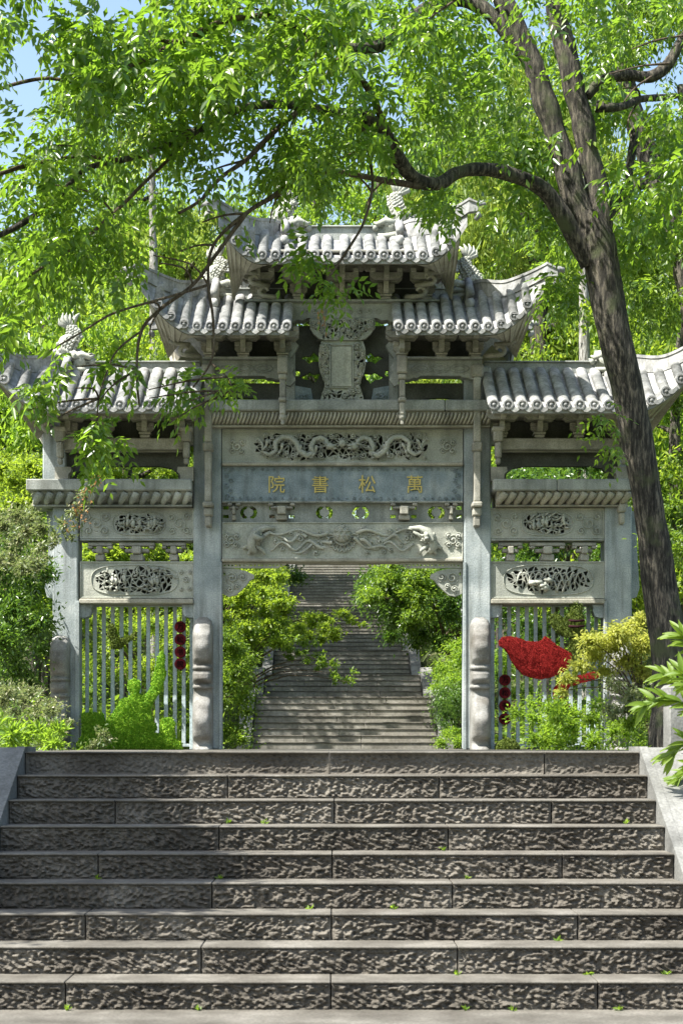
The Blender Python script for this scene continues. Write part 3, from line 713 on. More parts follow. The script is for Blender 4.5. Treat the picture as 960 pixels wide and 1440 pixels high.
# ---- tall slender front posts standing on brackets
for px, y0_, y1_ in ((294, 515, 742), (mx(294)+1, 515, 742)):
    m = MB(); w = 5
    m.box(X(px-9), X(px+9), Yf-.24, Yf-.05, Z(534), Z(516), .03); m.box(X(px-w), X(px+w), Yf-.22, Yf-.08, Z(625), Z(534.5), .012)
    m.box(X(px-7), X(px+7), Yf-.24, Yf-.06, Z(638), Z(625.3), .02); m.box(X(px-w+.5), X(px+w-.5), Yf-.22, Yf-.02, Z(708), Z(638.3), .01)
    m.box(X(px-7.5), X(px+7.5), Yf-.24, Yf, Z(716), Z(708.3), .02); m.box(X(px-6), X(px+6), Yf-.2, Yf, Z(728), Z(716.3), .02); m.box(X(px-4.5), X(px+4.5), Yf-.18, Yf, Z(742), Z(728.3), .012)
    m.build('slender_post', 'bracket', G)
for px in (398.5, mx(398.5)):
    m = MB()
    m.box(X(px-7), X(px+7), Yf-.5, Yf-.3, Z(535), Z(512), .02); m.box(X(px-5.5), X(px+5.5), Yf-.48, Yf-.32, Z(543), Z(535.3), .02); m.box(X(px-4), X(px+4), Yf-.46, Yf-.33, Z(567), Z(543.3), .012)
    m.box(X(px-5.5), X(px+5.5), Yf-.48, Yf-.32, Z(574), Z(567.3), .02); m.box(X(px-4), X(px+4), Yf-.46, Yf-.34, Z(592), Z(574.3), .02)
    m.ball((X(px), Yf-.4, Z(594)), (.055, .055, .06), 8, 6); m.box(X(px-2.5), X(px+2.5), Yf-.43, Yf-.37, Z(605), Z(598), .01)
    m.box(X(px-4), X(px+4), Yf-.3, Yf+.1, Z(530), Z(516), .01)
    m.build('hanging_post', 'bracket', G)
# small square posts on the end pillars' inner faces, right pillar block
m = MB(); m.box(X(867), X(878), Yf-.14, Yf-.002, Z(722), Z(709.5), .02); m.box(X(868.5), X(876.5), Yf-.12, Yf-.002, Z(738), Z(722.3), .02); m.build('hanging_block', 'warm', G)

# ---- brackets
def bracket_mesh(H_, w=.12, tiers=3):
    b = MB(); h = (H_-.07)/tiers; b.box(-.07, .07, -.1, .1, 0, .045, .015); b.box(-.085, .085, -.11, .11, .047, .075, .008)
    for i in range(tiers):
        z = .08+i*h; L = .12+.105*i; F = .16+.16*i; zt = z+h*.55
        b.prismx([(.1, z), (-F+.04, z), (-F-.02, z+h*.2), (-F-.01, z+h*.97), (.1, z+h*.97)], -.036, .036)
        for yy in ([-.02] if i == 0 else [-.02, -F+.1]):
            b.prism([(-L, zt), (-L, z+h*.3), (-L+.05, z+h*.02), (L-.05, z+h*.02), (L, z+h*.3), (L, zt)], yy-.035, yy+.035)
            for s in (-1, 1): b.box(s*(L-.04)-.042, s*(L-.04)+.042, yy-.05, yy+.05, zt+.002, z+h*.97, .012)
    return b.mesh('bracket_set', 'bracket')
def brackets(cols, pyb, pyt, ybase, H_=None, tiers=3):
    zb = Z(pyb); Hh = H_ or (Z(pyt)-zb); me = bracket_mesh(Hh, tiers=tiers)
    for c in cols: link('bracket_set', me, G, (X(c), ybase, zb))
for s in (0, 1):
    f = (lambda p: p) if s == 0 else mx
    brackets([f(c) for c in (205, 150, 258, 98)], 617, 586, Yf-.02, .36, 2)
    brackets([f(c) for c in (398, 343, 296)], 508, 474, Yf-.12, .40, 2)
brackets([362+2, 481-61, 481, 481+61, 962-364], 426, 374, Yf-.1, .56, 3)
# curled corner noses under the corners
def nose(px, py, sc, s, n=3):
    m = MB(); x, z = X(px), Z(py)
    for i in range(n):
        r = .06*sc*(1-.1*i); cx_, cz_ = x+s*i*.13*sc, z+i*.13*sc; y = Yf-.3-.12*i
        pts = [(cx_-s*.2*sc, y+.15, cz_-.04*sc)]+[(cx_+s*r*math.cos(a), y, cz_+r*math.sin(a)) for a in np.linspace(-PI/2, PI*.95, 11)]
        m.tube(pts, [.034*sc]*4+[.032*sc]*4+[.028*sc, .025*sc, .022*sc, .018*sc], 8, True)
    m.build('curled_nose', 'bracket', G)
for s, f in ((-1, lambda p: p), (1, mx)):
    nose(f(372), 418, 1.0, s, 4); nose(f(262), 500, 1.0, s, 2); nose(f(72), 606, .95, s, 2)

# ---- beams of the upper storeys
for s, f in ((-1, lambda p: p), (1, mx)):
    a, b_ = sorted((f(286), f(402)))
    c0, c1 = X(a), X(b_); n = 9
    low = [(c0+.16+(.02*(k % 2)), Z(529)-.012*k) for k in range(1)]
    pts = [(c0, Z(509.5)), (c0, Z(536)), (c0+.14, Z(536)), (c0+.2, Z(533.5)), (c0+.26, Z(534)), (c0+.3, Z(531)), (c1-.3, Z(531)), (c1-.26, Z(534)), (c1-.2, Z(533.5)), (c1-.14, Z(536)), (c1, Z(536)), (c1, Z(509.5))]
    m = MB(); m.prism(pts, Yf-.12, Yf+.1)
    for u in (-.26, 0, .26):
        xx = (c0+c1)/2+u
        for q in (1, .55): m.tube([(xx+.14*q*math.cos(t), Yf-.122, Z(521)+.06*q*math.sin(t)*abs(math.sin(t))**.4) for t in np.linspace(0, 2*PI, 18)], .008, 4)
    m.build('carved_beam', 'stone', G)
    beam(a, b_, 506, 509.2, Yf-.22, Yb, 'stone', 'ledge')
    arch = [(c0, Z(566.6)), (c0, Z(536)), (c1, Z(536)), (c1, Z(566.6)), (c1-.16, Z(566.6))]+[((c0+c1)/2+.36*math.cos(t), Z(566.6)+.10*math.sin(t)**.8) for t in np.linspace(.15, PI-.15, 11)]+[(c0+.16, Z(566.6))]
    plate('backing_slab', arch, [], Yf+.14, Yf+.22, 'aged_shaded', G)
    beam(a, b_, 470, 506, Yf+.14, Yf+.24, 'aged_shaded', 'backing_slab')
    # scrolled wing at the side of the recess
    w = [(402, 512), (402, 470), (408, 462), (416, 470), (413, 480), (420, 488), (415, 497), (409, 505), (410, 512)]
    m = MB(); m.prism([(X(f(p)), Z(q)) for p, q in w], Yf-.1, Yf+.02); m.swirl(X(f(411)), Z(470), .05, Yf-.11, .018, 1.3, 0, s); m.build('scroll_wing', 'stone', G)
    w = [(403, 513), (409, 513), (414, 520), (411, 528), (416, 538), (409, 547), (403, 545)]
    m = MB(); m.prism([(X(f(p)), Z(q)) for p, q in w], Yf-.2, Yf-.1); m.build('scroll_wing', 'stone', G)
    beam(*sorted((f(402), f(415))), 440, 566.6, Yf+.03, Yb, 'stone', 'jamb')
# top beam
m = MB(); pts = [(398, 429), (398, 455), (412, 455), (418, 452), (426, 453), (432, 449.5), (530, 449.5), (536, 453), (544, 452), (550, 455), (564, 455), (564, 429)]
m.prism([(X(p), Z(q)) for p, q in pts], Yf-.1, Yf+.12)
for u in np.linspace(-.5, .5, 9): m.swirl(XC+u, Z(440), .05, Yf-.1, .008, 1.2, u*9, 1, 14)
m.build('carved_beam', 'stone', G)
beam(345, 617, 425.5, 428.6, Yf-.2, Yb, 'stone', 'ledge'); beam(352, 610, 374, 425, Yf+.12, Yf+.25, 'aged_shaded', 'backing_slab'); beam(352, 398, 429, 470, Yf+.1, Yf+.3, 'stone', 'backing_slab'); beam(564, 610, 429, 470, Yf+.1, Yf+.3, 'stone', 'backing_slab')
# recess slab with star-shaped cut-outs
hs = []
for sx in (-1, 1):
    for sz in (-1, 1):
        base = [(35, 4), (37, 12), (44, 18), (50, 12), (56, 13), (63, 9.5), (56, 6), (50, 0.6), (46, 4)] if sz > 0 else [(35, 4), (38, 12), (44, 19), (50, 14), (57, 13), (64, 9.5), (56, 6), (50, 2), (46, 5)]
        hs.append([(X(481+sx*(p-4)), Z(514-sz*(q+4))) for p, q in base])
hs += [ellipse(X(418), Z(522), .04, .05, 6), ellipse(X(mx(418)), Z(522), .03, .05, 6)]
plate('recess_slab', rect(X(415), X(547), Z(566.6), Z(455.5)), hs, Yf+.12, Yf+.2, 'aged_shaded', G, .004)
for sx in (-1, 1):
    m = MB()
    m.prism([(X(481+sx*40), Z(566.4)), (X(481+sx*66), Z(566.4)), (X(481+sx*66), Z(541)), (X(481+sx*44), Z(545))][::sx], Yf+.06, Yf+.119)
    for k in range(3): m.swirl(X(481+sx*(50+5*k)), Z(556), .05, Yf+.055, .01, 1.2, k, sx, 14)
    m.build('carved_footing', 'board', G)
# tablet
tab = MB(); prof = [(31, 566.3), (29, 558), (26, 548), (24, 541), (27, 533), (31, 524), (33, 513), (33, 500), (32, 490), (29, 481)]
out = [(X(481+p), Z(q)) for p, q in prof]+[(X(481-p), Z(q)) for p, q in prof[::-1]]
rr = random.Random(4)
def halfw(z):
    q = HY-(z-EYE)*100
    for a, c in zip(prof, prof[1:]):
        if c[1] <= q <= a[1]: return (a[0]+(c[0]-a[0])*(a[1]-q)/(a[1]-c[1]))/100
    return .24
zc0, zc1 = Z(563), Z(484)
ring_in = lambda x, z: abs(x-XC) < halfw(z)-.015 and zc0 < z < zc1 and not (abs(x-XC) < .165 and Z(549) < z < Z(487))
hs = [h for h in cellholes(ring_in, XC-.34, XC+.34, zc0-.02, zc1+.02, .085, .085, .4, 4) if len(h)]
def tab_extra(m):
    m.box(X(466), X(494), Yf-.075, Yf-.055, Z(545), Z(489), .004)
    fr = [(464, 487), (496, 487), (496, 547), (464, 547), (464, 487)]; m.tube([(X(p), Yf-.075, Z(q)) for p, q in fr], .014, 5)
    for k in range(90):
        sx = rr.choice((-1, 1)); q = rr.uniform(484, 563); u = rr.uniform(19, min(30, halfw(Z(q))*100-2)) if q < 547 else rr.uniform(2, 27)
        m.swirl(X(481+sx*u), Z(q), rr.uniform(.022, .042), Yf-.068, .012, 1.3, rr.uniform(0, 6), sx, 11)
plate('tablet', out, hs, Yf-.06, Yf+.0, 'carved', G, .005, tab_extra)
m = MB(); m.box(XC-.24, XC+.24, Yf+.02, Yf+.05, Z(566), Z(482)); m.build('tablet_core', 'aged_shaded', G)
prof2 = [(25, 480.6), (33, 478), (40, 472), (45, 464), (46, 452), (44, 450)]
capin = lambda x, z: abs(x-XC) < .42-max(0, (Z(464)-z))*1.1 and Z(479) < z < Z(451.5)
hs = cellholes(capin, XC-.47, XC+.47, Z(481), Z(450), .09, .085, .4, 8)
def cap_extra(m):
    for k in range(70): u = rr.uniform(-43, 43); m.swirl(X(481+u), Z(rr.uniform(453, 478 if abs(u) < 30 else 464)), rr.uniform(.026, .045), Yf-.108, .013, 1.3, rr.uniform(0, 6), 1, 11)
plate('tablet_cap', [(X(481+p), Z(q)) for p, q in prof2]+[(X(481-p), Z(q)) for p, q in prof2[::-1]], hs, Yf-.1, Yf-.02, 'carved', G, .005, cap_extra)
m = MB(); m.box(XC-.36, XC+.36, Yf+.0, Yf+.04, Z(480), Z(450.5)); m.build('tablet_core', 'aged_shaded', G)

# ---- roofs
def tile_mesh(path, r=.062):
    """one run of round cover tiles with a discoid end, built from the photo's overlapping lengths"""
    b = MB(); n = 7; P = []; N = len(path)
    segs = max(2, N-1)
    for i, p in enumerate(path):
        t = (Vector(path[min(i+1, N-1)])-Vector(path[max(0, i-1)])).normalized(); side = Vector((1, 0, 0)); up = side.cross(t).normalized()
        if up.z < 0: up = -up
        for rr_ in ((r, r*.95) if 0 < i < N-1 else (r,)):
            P.append([tuple(Vector(p)+side*rr_*math.cos(a)+up*rr_*math.sin(a)*.68) for a in np.linspace(-.15, PI+.15, 9)])
    b.grid(P, True)
    e = Vector(path[-1]); t = (Vector(path[-1])-Vector(path[-2])).normalized(); t = Vector((0, 1 if t.y > 0 else -1, 0))
    c = e+Vector((0, 0, .008)); ring = lambda rad, off: [c+t*off+Vector((rad*math.cos(a), 0, rad*math.sin(a))) for a in np.linspace(0, 2*PI, 13)[:-1]]
    R0, R1, R2 = ring(r*.93, -.03), ring(r*.93, .02), ring(r*.68, .022); R3 = ring(r*.62, .008); vs = R0+R1+R2+R3
    fs = [(k*12+i, k*12+(i+1) % 12, (k+1)*12+(i+1) % 12, (k+1)*12+i) for k in range(3) for i in range(12)]+[tuple(36+i for i in range(12))]
    b.add(vs, fs); b.ball(c+t*.012, (r*.34, .014, r*.34), 8, 4); return b
def sag(T, E, n=6, k=.07):
    return [tuple(Vector(T)*(1-t)+Vector(E)*t-Vector((0, 0, k*4*t*(1-t)*.5))) for t in np.linspace(0, 1, n)]
YR = 24.21; YE = 22.95; DE = YE+.02
def roof(s, xi, xr, xs, xt, zr, ze, zt, Ye, ribs, rh, label, wall, both=False, xin_r=None, chi=1.0, hipst=None):
    """s: -1 left / +1 right; x values are distances from the gate axis in metres"""
    root = empty('roof', (XC, YR, zr)); root.parent = G; root.location = Vector((XC, YR, zr))-WO[G.name]; prop(root, label=label)
    sides = (-1, 1) if both else (s,)
    pe = 1.75
    def Ez(x): return ze if x < xs else ze+(zt-ze-.10)*((x-xs)/(xt-xs))**pe
    def Ey(x, f): 
        y = Ye-(0 if x < xs else .16*((x-xs)/(xt-xs))**1.5); return y if f < 0 else 2*YR-y
    def Tz(t):   # the hip dips towards the eave, then sweeps up
        return zr+(ze-zr)*.22*smooth(0, .5, t)*(1-t**3)+(zt-zr)*t**3
    def T(x, f):
        if x <= xr: return (YR+f*.05, zr)
        t = min(1, (x-xr)/(xt-xr)); yt = Ey(xt, f); t2 = t**.72; return (YR+(yt-YR)*t2, Tz(t))
    for f in (-1, 1):
        for sd in sides:
            # pan-tile bed between cover tiles
            xsn = np.linspace(xi if not both else 0, xt-.02, 34); top = []; bot = []
            rows = []
            for t in np.linspace(0, 1, 7):
                row = []
                for x in xsn:
                    ty, tz = T(x, f); ey, ez = Ey(x, f), Ez(x)
                    row.append((XC+sd*x, ty+(ey-ty)*t, tz+(ez-tz)*t-.14*t*(1-t)))
                rows.append(row)
            b = MB(); b.grid(rows, True, (f*sd) > 0)
            rows2 = [[(p[0], p[1]+.0, p[2]-.06) for p in r] for r in rows]; b.grid(rows2, True, (f*sd) < 0)
            fas = [[(p[0], p[1]+f*.004, p[2]+dz) for p in rows[-1]] for dz in (.002, -.075)]; b.grid(fas, True)
            b.grid([[rows[-1][0], rows[-1][0]], [rows[0][0], rows[0][0]]], True)
            b.grid([[r[0] for r in rows], [r[0] for r in rows2]], False)
            b.build('tile_bed', 'tile', root)
            # drip tiles
            nx = int((xt-.25-(0 if both else xi))/ribs)
            b = MB()
            for k in range(nx):
                x = (0 if both else xi)+.02+(k+.5)*ribs; ez = Ez(x); ey = Ey(x, f)+f*.012; w = ribs*.34; sl = (Ez(x+.05)-ez)/.05*.5
                pts = [(-w, .0), (w, .0), (w*.85, -.035), (w*.45, -.055), (0, -.066), (-w*.45, -.055), (-w*.85, -.035)]
                P_ = [(XC+sd*(x+a), ez-.0+c_+sl*a) for a, c_ in pts]; b.prism(P_, min(ey, ey+f*.02), max(ey, ey+f*.02))
            b.build('drip_tiles', 'tile', root, kind='stuff')
            start = (0 if both else xi)+.03; k = 0; x = start if not (both and sd < 0) else start+ribs
            while x < xt-.16:
                ty, tz = T(x, f); ey, ez = Ey(x, f)+f*.02, Ez(x)
                if f < 0 or k % 1 == 0:
                    b = tile_mesh(sag((XC+sd*x, ty, tz+.03), (XC+sd*x, ey, ez+.03)), ribs*.395); o_ = (XC+sd*x, ey, ez)
                    b.build('roof_tile', 'tile', root, o_)
                x += ribs; k += 1
        # planked soffit at the corner
        for sd in sides:
            nb = 8; xw, yw, zb, zt_ = wall; fy = (lambda y: y if f < 0 else 2*YR-y)
            for k in range(nb):
                def pt(u):
                    x = xs-.12+(xt-.1-xs+.12)*u; o_ = Vector((XC+sd*x, Ey(x, f)-f*.03, Ez(x)-.08)); i_ = Vector((XC+sd*(xw+.25*u*0), fy(yw)-f*.0, zt_+(zb-zt_)*u)); i_.x += sd*.32*u*(1-u*.2); return o_, i_
                (a, b2), (c, d) = pt(k/nb+.006), pt((k+1)/nb-.006)
                dd = Vector((-sd*.03, -f*.03, .03)); 
                m = MB(); V = [a, c, d, b2]; m.add(V+[v+dd for v in V], [(0, 1, 2, 3), (7, 6, 5, 4), (0, 4, 5, 1), (1, 5, 6, 2), (2, 6, 7, 3), (3, 7, 4, 0)]); m.build('soffit_board', 'warm', root)
    for sd in sides:
        # hip ridge sweeping up to the tip
        hh = .22
        for f in (-1, 1):
            P = []; N = 16; x0h = xr-.02
            for i in range(N+3):
                t = i/(N-1); x = x0h+(xt-x0h)*min(t, 1); y, z = T(x, f)
                ex = max(0, t-1); x += ex*.75*(xt-x0h); z += ex*(zt-zr)*3.4+.1*ex; y += f*ex*.1
                h = hh*(1-.3*min(t, 1)) if t <= 1 else hh*.7*(1-ex/.2*.5); w = .05
                P.append([(XC+sd*x, y-w*1.0, z-.03), (XC+sd*x, y-w*1.0, z+h*.8), (XC+sd*x, y-w*1.4, z+h*.8), (XC+sd*x, y-w*1.4, z+h), (XC+sd*x, y+w*1.4, z+h), (XC+sd*x, y+w*1.4, z+h*.8), (XC+sd*x, y+w, z+h*.8), (XC+sd*x, y+w, z-.03), (XC+sd*x, y-w, z-.03)])
            b = MB(); b.grid(P, False, sd < 0); b.add(P[-1][:8], [tuple(range(8))]); b.add(P[0][:8], [tuple(range(8))])
            e = P[-1]; ex_, ez_ = e[3][0], e[3][2]
            b.tube([(ex_-sd*.03, e[3][1]+.07, ez_-.05), (ex_+sd*.03, e[3][1]+.07, ez_-.0), (ex_+sd*.075, e[3][1]+.07, ez_-.01), (ex_+sd*.085, e[3][1]+.07, ez_-.045)], [.05, .045, .035, .02], 7)
            b.tube([(ex_-sd*.02, e[3][1]+.07, ez_-.13), (ex_+sd*.0, e[3][1]+.07, ez_-.16), (ex_-sd*.04, e[3][1]+.07, ez_-.21)], [.05, .045, .03], 7)
            b.build('hip_ridge', 'tile', root)
        # side slope: closes the roof end
        rows = []
        for t in np.linspace(0, 1, 7):
            row = []
            for x in np.linspace(xr, xt-.04, 14):
                y1_, z1_ = T(x, -1); y2_, z2_ = T(x, 1); row.append((XC+sd*x, y1_+(y2_-y1_)*t, z1_-.07*math.sin(PI*t)))
            rows.append(row)
        b = MB(); b.grid(rows, True, sd > 0); b.build('end_slope', 'tile', root)
        # descending ridge stub in front of the finial
        for f in (-1, 1):
            xx = XC+sd*(xr-.04); fy = lambda y: YR+f*(YR-y)
            b = MB(); y0_, y1_ = sorted((YR+f*.06, YR+f*.46)); sl = (zr-ze)/(YR-Ye)
            pr = [(YR+f*.06, zr-.02), (YR+f*.46, zr-.40*sl-.02), (YR+f*.46, zr-.40*sl+.16), (YR+f*.06, zr+.2)]
            b.prismx(pr, xx-.05, xx+.05); b.tube([(xx, YR+f*.08, zr+.24), (xx, YR+f*.5, zr-.40*sl+.18)], .06, 8)
            b.ball((xx, YR+f*.52, zr-.40*sl+.05), (.065, .05, .07), 9, 6); b.tube([(xx-.07, YR+f*.5, zr-.4*sl-.04), (xx+.07, YR+f*.5, zr-.4*sl-.04)], .03, 6)
            b.build('ridge_stub', 'tile', root)
    # main ridge
    r0, r1 = (XC-(xr-.1), XC+(xr-.1)) if both else sorted((XC+s*(xin_r or xi), XC+s*(xr-.1)))
    b = MB(); b.box(r0, r1, YR-.07, YR+.07, zr-.02, zr+rh*.86, .006); b.box(r0, r1, YR-.10, YR+.10, zr+rh*.86+.002, zr+rh, .01); b.build('ridge', 'stone', root)
    for sd in sides: chiwen(root, XC+sd*(xr-.06), zr, sd, chi)
    return root
def chiwen(root, x, z, s, k=1.0):
    """dragon-fish finial: open-mouthed head biting the ridge, scaled tail curling up, back fins"""
    b = MB(); y = YR
    q = lambda u, v, w=0: (x+s*u*k, y+w*k, z+v*k)
    b.ball(q(-.05, .12), (.17*k, .12*k, .13*k), 12, 9, 1.2)
    for w in (-1, 1):
        b.tube([q(-.02, .17, w*.1), q(-.15, .21, w*.11), q(-.25, .17, w*.10), q(-.29, .20, w*.08)], [.05*k, .045*k, .03*k, .01*k], 7)
        b.tube([q(.02, .05, w*.1), q(-.14, .02, w*.11), q(-.24, .04, w*.09)], [.045*k, .035*k, .02*k], 7)
        b.ball(q(-.13, .17, w*.11), .035*k, 8, 6); b.ball(q(-.27, .13, w*.07), .04*k, 8, 6)
        for i in range(4): b.tube([q(-.02+.03*i, .2, w*.1), q(.04+.03*i, .27+.02*i, w*.12), q(.02+.03*i, .31+.01*i, w*.1)], [.02*k, .014*k, .004*k], 5)
        for i in range(5):
            b.tube([q(-.2+.07*i, .03-.01*i, w*.1), q(-.22+.07*i, -.06, w*.12)], [.02*k, .01*k], 5)
    for i in range(7):   # back fins
        v = .0+.055*i; b.prism([(q(.06, v)[0], q(0, v)[2]), (q(.2+.02*math.sin(i), v-.005)[0], q(0, v-.005)[2]), (q(.21, v+.02)[0], q(0, v+.02)[2]), (q(.08, v+.038)[0], q(0, v+.038)[2])], y-.06*k, y+.06*k)
    path = [q(.05, .15), q(.08, .28), q(.03, .38), q(-.03, .45), q(-.04, .53), q(.02, .60)]; rad = [.14*k, .13*k, .12*k, .09*k, .06*k, .035*k]
    b.tube(path, rad, 10, True, .8)
    for i in range(22):
        t = i/22*(len(path)-1.2); j = int(t); p = Vector(path[j]).lerp(Vector(path[j+1]), t-j); r = rad[j]
        for a in (-1.0, -.35, .35, 1.0): b.ball(p+Vector((math.sin(a+(i % 2)*.3)*r, -math.cos(a)*r*.8, 0)), (.026*k, .016*k, .02*k), 5, 4)
    for i in range(5):
        a = .3+i*.42; b.tube([q(0, .56), q(.0+.15*math.cos(a), .58+.13*math.sin(a)), q(.0+.17*math.cos(a+.25), .60+.18*math.sin(a+.25))], [.04*k, .03*k, .006*k], 6)
    b.build('ridge_dragon', 'carved', root)
def zy(py, D): return EYE+(HY-py)*D/FPX
# side roofs, middle roofs, top roof
for s, nm in ((-1, 'left'), (1, 'right')):
    roof(s, 2.0, 3.90, 3.92, 4.98, zy(525, 24.2), zy(578, DE)+.04, zy(468, YE-.1), YE, .192, .16, f'low {nm} roof of the gate', (4.02, Yf+.0, Z(618), Z(590)), chi=1.15)
    roof(s, .72, 1.82, 2.0, 2.72, zy(418, 24.2)-.03, zy(468, DE)+.04, zy(388, YE-.1), YE, .172, .14, f'middle {nm} roof of the gate', (2.18, Yf-.1, Z(506), Z(476)), chi=1.02)
roof(1, 0, .84, 1.12, 1.68, zy(338, 24.2), zy(368, DE)+.04, zy(298, YE-.1), YE, .175, .19, 'topmost roof of the gate', (1.28, Yf-.1, Z(424), Z(378)), both=True, chi=1.15)
# broad slabs carrying the eaves
for a, b_, z in ((100, 272, 586), (690, 862, 586), (300, 402, 473), (560, 662, 473), (360, 602, 374)):
    beam(a, b_, z-1.5, z+2.5, Yf-.75, Yb+.75, 'bracket', 'eave_slab')

# ---- railings in the side bays, topiary and discs
def railing(px0, px1, label):
    x0, x1 = X(px0), X(px1); r = empty('metal_railing', ((x0+x1)/2, Yf+.42, 0), label, 'railing', 'railings closing the side bays of the gate')
    for z, n_ in ((.06, 'rail'), (2.06, 'rail')):
        m = MB(); m.box(x0+.03, x1-.03, Yf+.40, Yf+.44, z-.02, z+.02, .004); m.build('rail', 'metal', r)
    for x in (x0+.05, x1-.05):
        m = MB(); m.box(x-.025, x+.025, Yf+.395, Yf+.445, 0, 2.08, .004); m.build('frame_post', 'metal', r)
    n = 11; me = MB().box(-.027, .027, -.02, .02, .081, 2.039, .003).mesh('bar', 'metal')
    for i in range(n): link('bar', me, r, (x0+.16+(x1-x0-.32)*i/(n-1), Yf+.42, 0))
railing(112, 271, 'pale metal railing behind the green topiary in the left bay')
railing(691, 849, 'pale metal railing behind the red topiary in the right bay')
def topiary(name, mat, pts, y0, y1, label, cat, smooth_=True, dens=3600, Lf=.018):
    """raised clipped foliage shape: solid padded core with thousands of tiny leaves"""
    P = [Vector((X(a), 0, Z(b_))) for a, b_ in pts]; n = len(P)
    xs_ = [p.x for p in P]; zs_ = [p.z for p in P]; cxx, czz = sum(xs_)/n, sum(zs_)/n
    poly = [(p.x, p.z) for p in P]
    def inside(x, z):
        c = False; j = n-1
        for i in range(n):
            (xi_, zi), (xj, zj) = poly[i], poly[j]
            if (zi > z) != (zj > z) and x < (xj-xi_)*(z-zi)/(zj-zi)+xi_: c = not c
            j = i
        return c
    def dist(x, z):
        best = 9
        for i in range(n):
            a, b_ = poly[i], poly[(i+1) % n]; dx, dz = b_[0]-a[0], b_[1]-a[1]; t = max(0, min(1, ((x-a[0])*dx+(z-a[1])*dz)/(dx*dx+dz*dz+1e-9)))
            best = min(best, math.hypot(x-a[0]-t*dx, z-a[1]-t*dz))
        return best
    b = MB(); b.prism(poly, y0+.06, y1); root = b.build(name, mat, label=label, category=cat, origin=((min(xs_)+max(xs_))/2, (y0+y1)/2, min(zs_)))
    A = (max(xs_)-min(xs_))*(max(zs_)-min(zs_)); Q = []; 
    for _ in range(int(dens*A*2)):
        x, z = random.uniform(min(xs_), max(xs_)), random.uniform(min(zs_), max(zs_))
        if inside(x, z): d = dist(x, z); Q.append((x, y0+.05-.07*min(1, d/.1)**.5-.03*mnoise.noise(Vector((x*12, z*12, 0)))+random.uniform(0, .02), z))
    for i in range(n):
        a, b_ = poly[i], poly[(i+1) % n]; L = math.hypot(b_[0]-a[0], b_[1]-a[1])
        for _ in range(int(L*dens*.12)): t = random.random(); Q.append((a[0]+(b_[0]-a[0])*t, random.uniform(y0+.03, y1), a[1]+(b_[1]-a[1])*t))
    Q = np.array(Q); k = len(Q); Ax = RNG.normal(size=(k, 3)); Ax[:, 1] -= .7; Nn = RNG.normal(size=(k, 3))*.6; Nn[:, 1] -= .8; Nn[:, 2] += .5
    V, F = leafgeo(Q, Ax, Nn, Lf*RNG.uniform(.7, 1.5, k)*1.3, Lf*RNG.uniform(.7, 1.3, k)); quads('foliage', V, F, mat, root, WO[root.name], kind='stuff')
    return root
def zz(l, ox=100, oy=840, sc=960/170): return [(ox+a/sc, oy+b_/sc) for a, b_ in l]
topiary('topiary_figure', 'turf', zz([(60, 1210), (75, 1150), (110, 1090), (105, 1000), (100, 925), (150, 920), (262, 920), (282, 1000), (330, 950), (380, 880), (410, 815), (470, 800), (492, 770), (465, 720), (470, 670), (510, 652), (552, 670), (560, 720), (545, 760), (580, 795), (640, 740), (665, 640), (680, 590), (700, 480), (735, 430), (750, 480), (748, 560), (762, 610), (735, 690), (710, 760), (660, 820), (640, 900), (660, 980), (690, 1030), (670, 1080), (725, 1080), (722, 1000), (740, 965), (800, 960), (832, 990), (825, 1050), (835, 1120), (880, 1150), (890, 1210)]), 23.72, 23.94, 'bright green clipped topiary figure raising one arm in the left bay', 'topiary')
topiary('topiary_butterfly', 'turfolive', zz([(290, 250), (300, 210), (325, 208), (348, 240), (350, 290), (385, 325), (440, 322), (490, 290), (520, 270), (505, 310), (460, 345), (420, 370), (400, 400), (350, 408), (310, 395), (320, 340), (295, 310)]), 23.98, 24.1, 'small olive green topiary butterfly high on the left railing', 'topiary')
z2 = lambda l: zz(l, 685, 840, 960/175)
topiary('topiary_swoop', 'turfred', z2([(78, 345), (100, 318), (150, 310), (220, 322), (290, 348), (370, 352), (410, 340), (428, 308), (460, 330), (520, 380), (600, 425), (630, 450), (628, 520), (600, 560), (540, 595), (470, 622), (400, 634), (320, 622), (260, 598), (215, 550), (180, 500), (150, 440), (120, 400), (85, 380)]), 23.7, 23.9, 'large dark red pointed topiary shape on the right railing', 'topiary', dens=6500, Lf=.009)
topiary('topiary_ribbon', 'turfred', z2([(500, 700), (540, 660), (600, 640), (680, 610), (760, 590), (838, 570), (842, 620), (780, 645), (700, 665), (620, 690), (580, 730), (570, 780), (600, 830), (650, 870), (620, 885), (560, 865), (510, 820), (492, 760)]), 23.72, 23.88, 'curling dark red topiary ribbon below the golden maple', 'topiary', dens=6500, Lf=.009)
topiary('topiary_bee', 'turfolive', z2([(485, 130), (520, 125), (600, 165), (618, 175), (610, 130), (635, 110), (640, 60), (685, 22), (725, 50), (728, 100), (742, 140), (745, 250), (730, 290), (790, 270), (850, 265), (855, 300), (800, 330), (770, 380), (740, 440), (700, 505), (660, 500), (640, 470), (650, 430), (625, 400), (630, 350), (640, 310), (600, 305), (560, 280), (510, 235), (490, 190)]), 23.95, 24.12, 'dark olive topiary figure with striped body above the red shape', 'topiary', dens=2200)
m = MB()
for py in (873, 881): 
    m.tube([(X(798), 23.93, Z(py)), (X(809), 23.90, Z(py+1)), (X(820), 23.93, Z(py))], .018, 6)
m.build('dark_band', 'discink', bpy.data.objects['topiary_bee'])
topiary('topiary_mound', 'turfolive', z2([(48, 1160), (60, 1125), (100, 1098), (150, 1090), (195, 1110), (222, 1150), (228, 1180), (48, 1180)]), 23.5, 23.9, 'low dark green clipped mound beside the right main pillar', 'topiary')
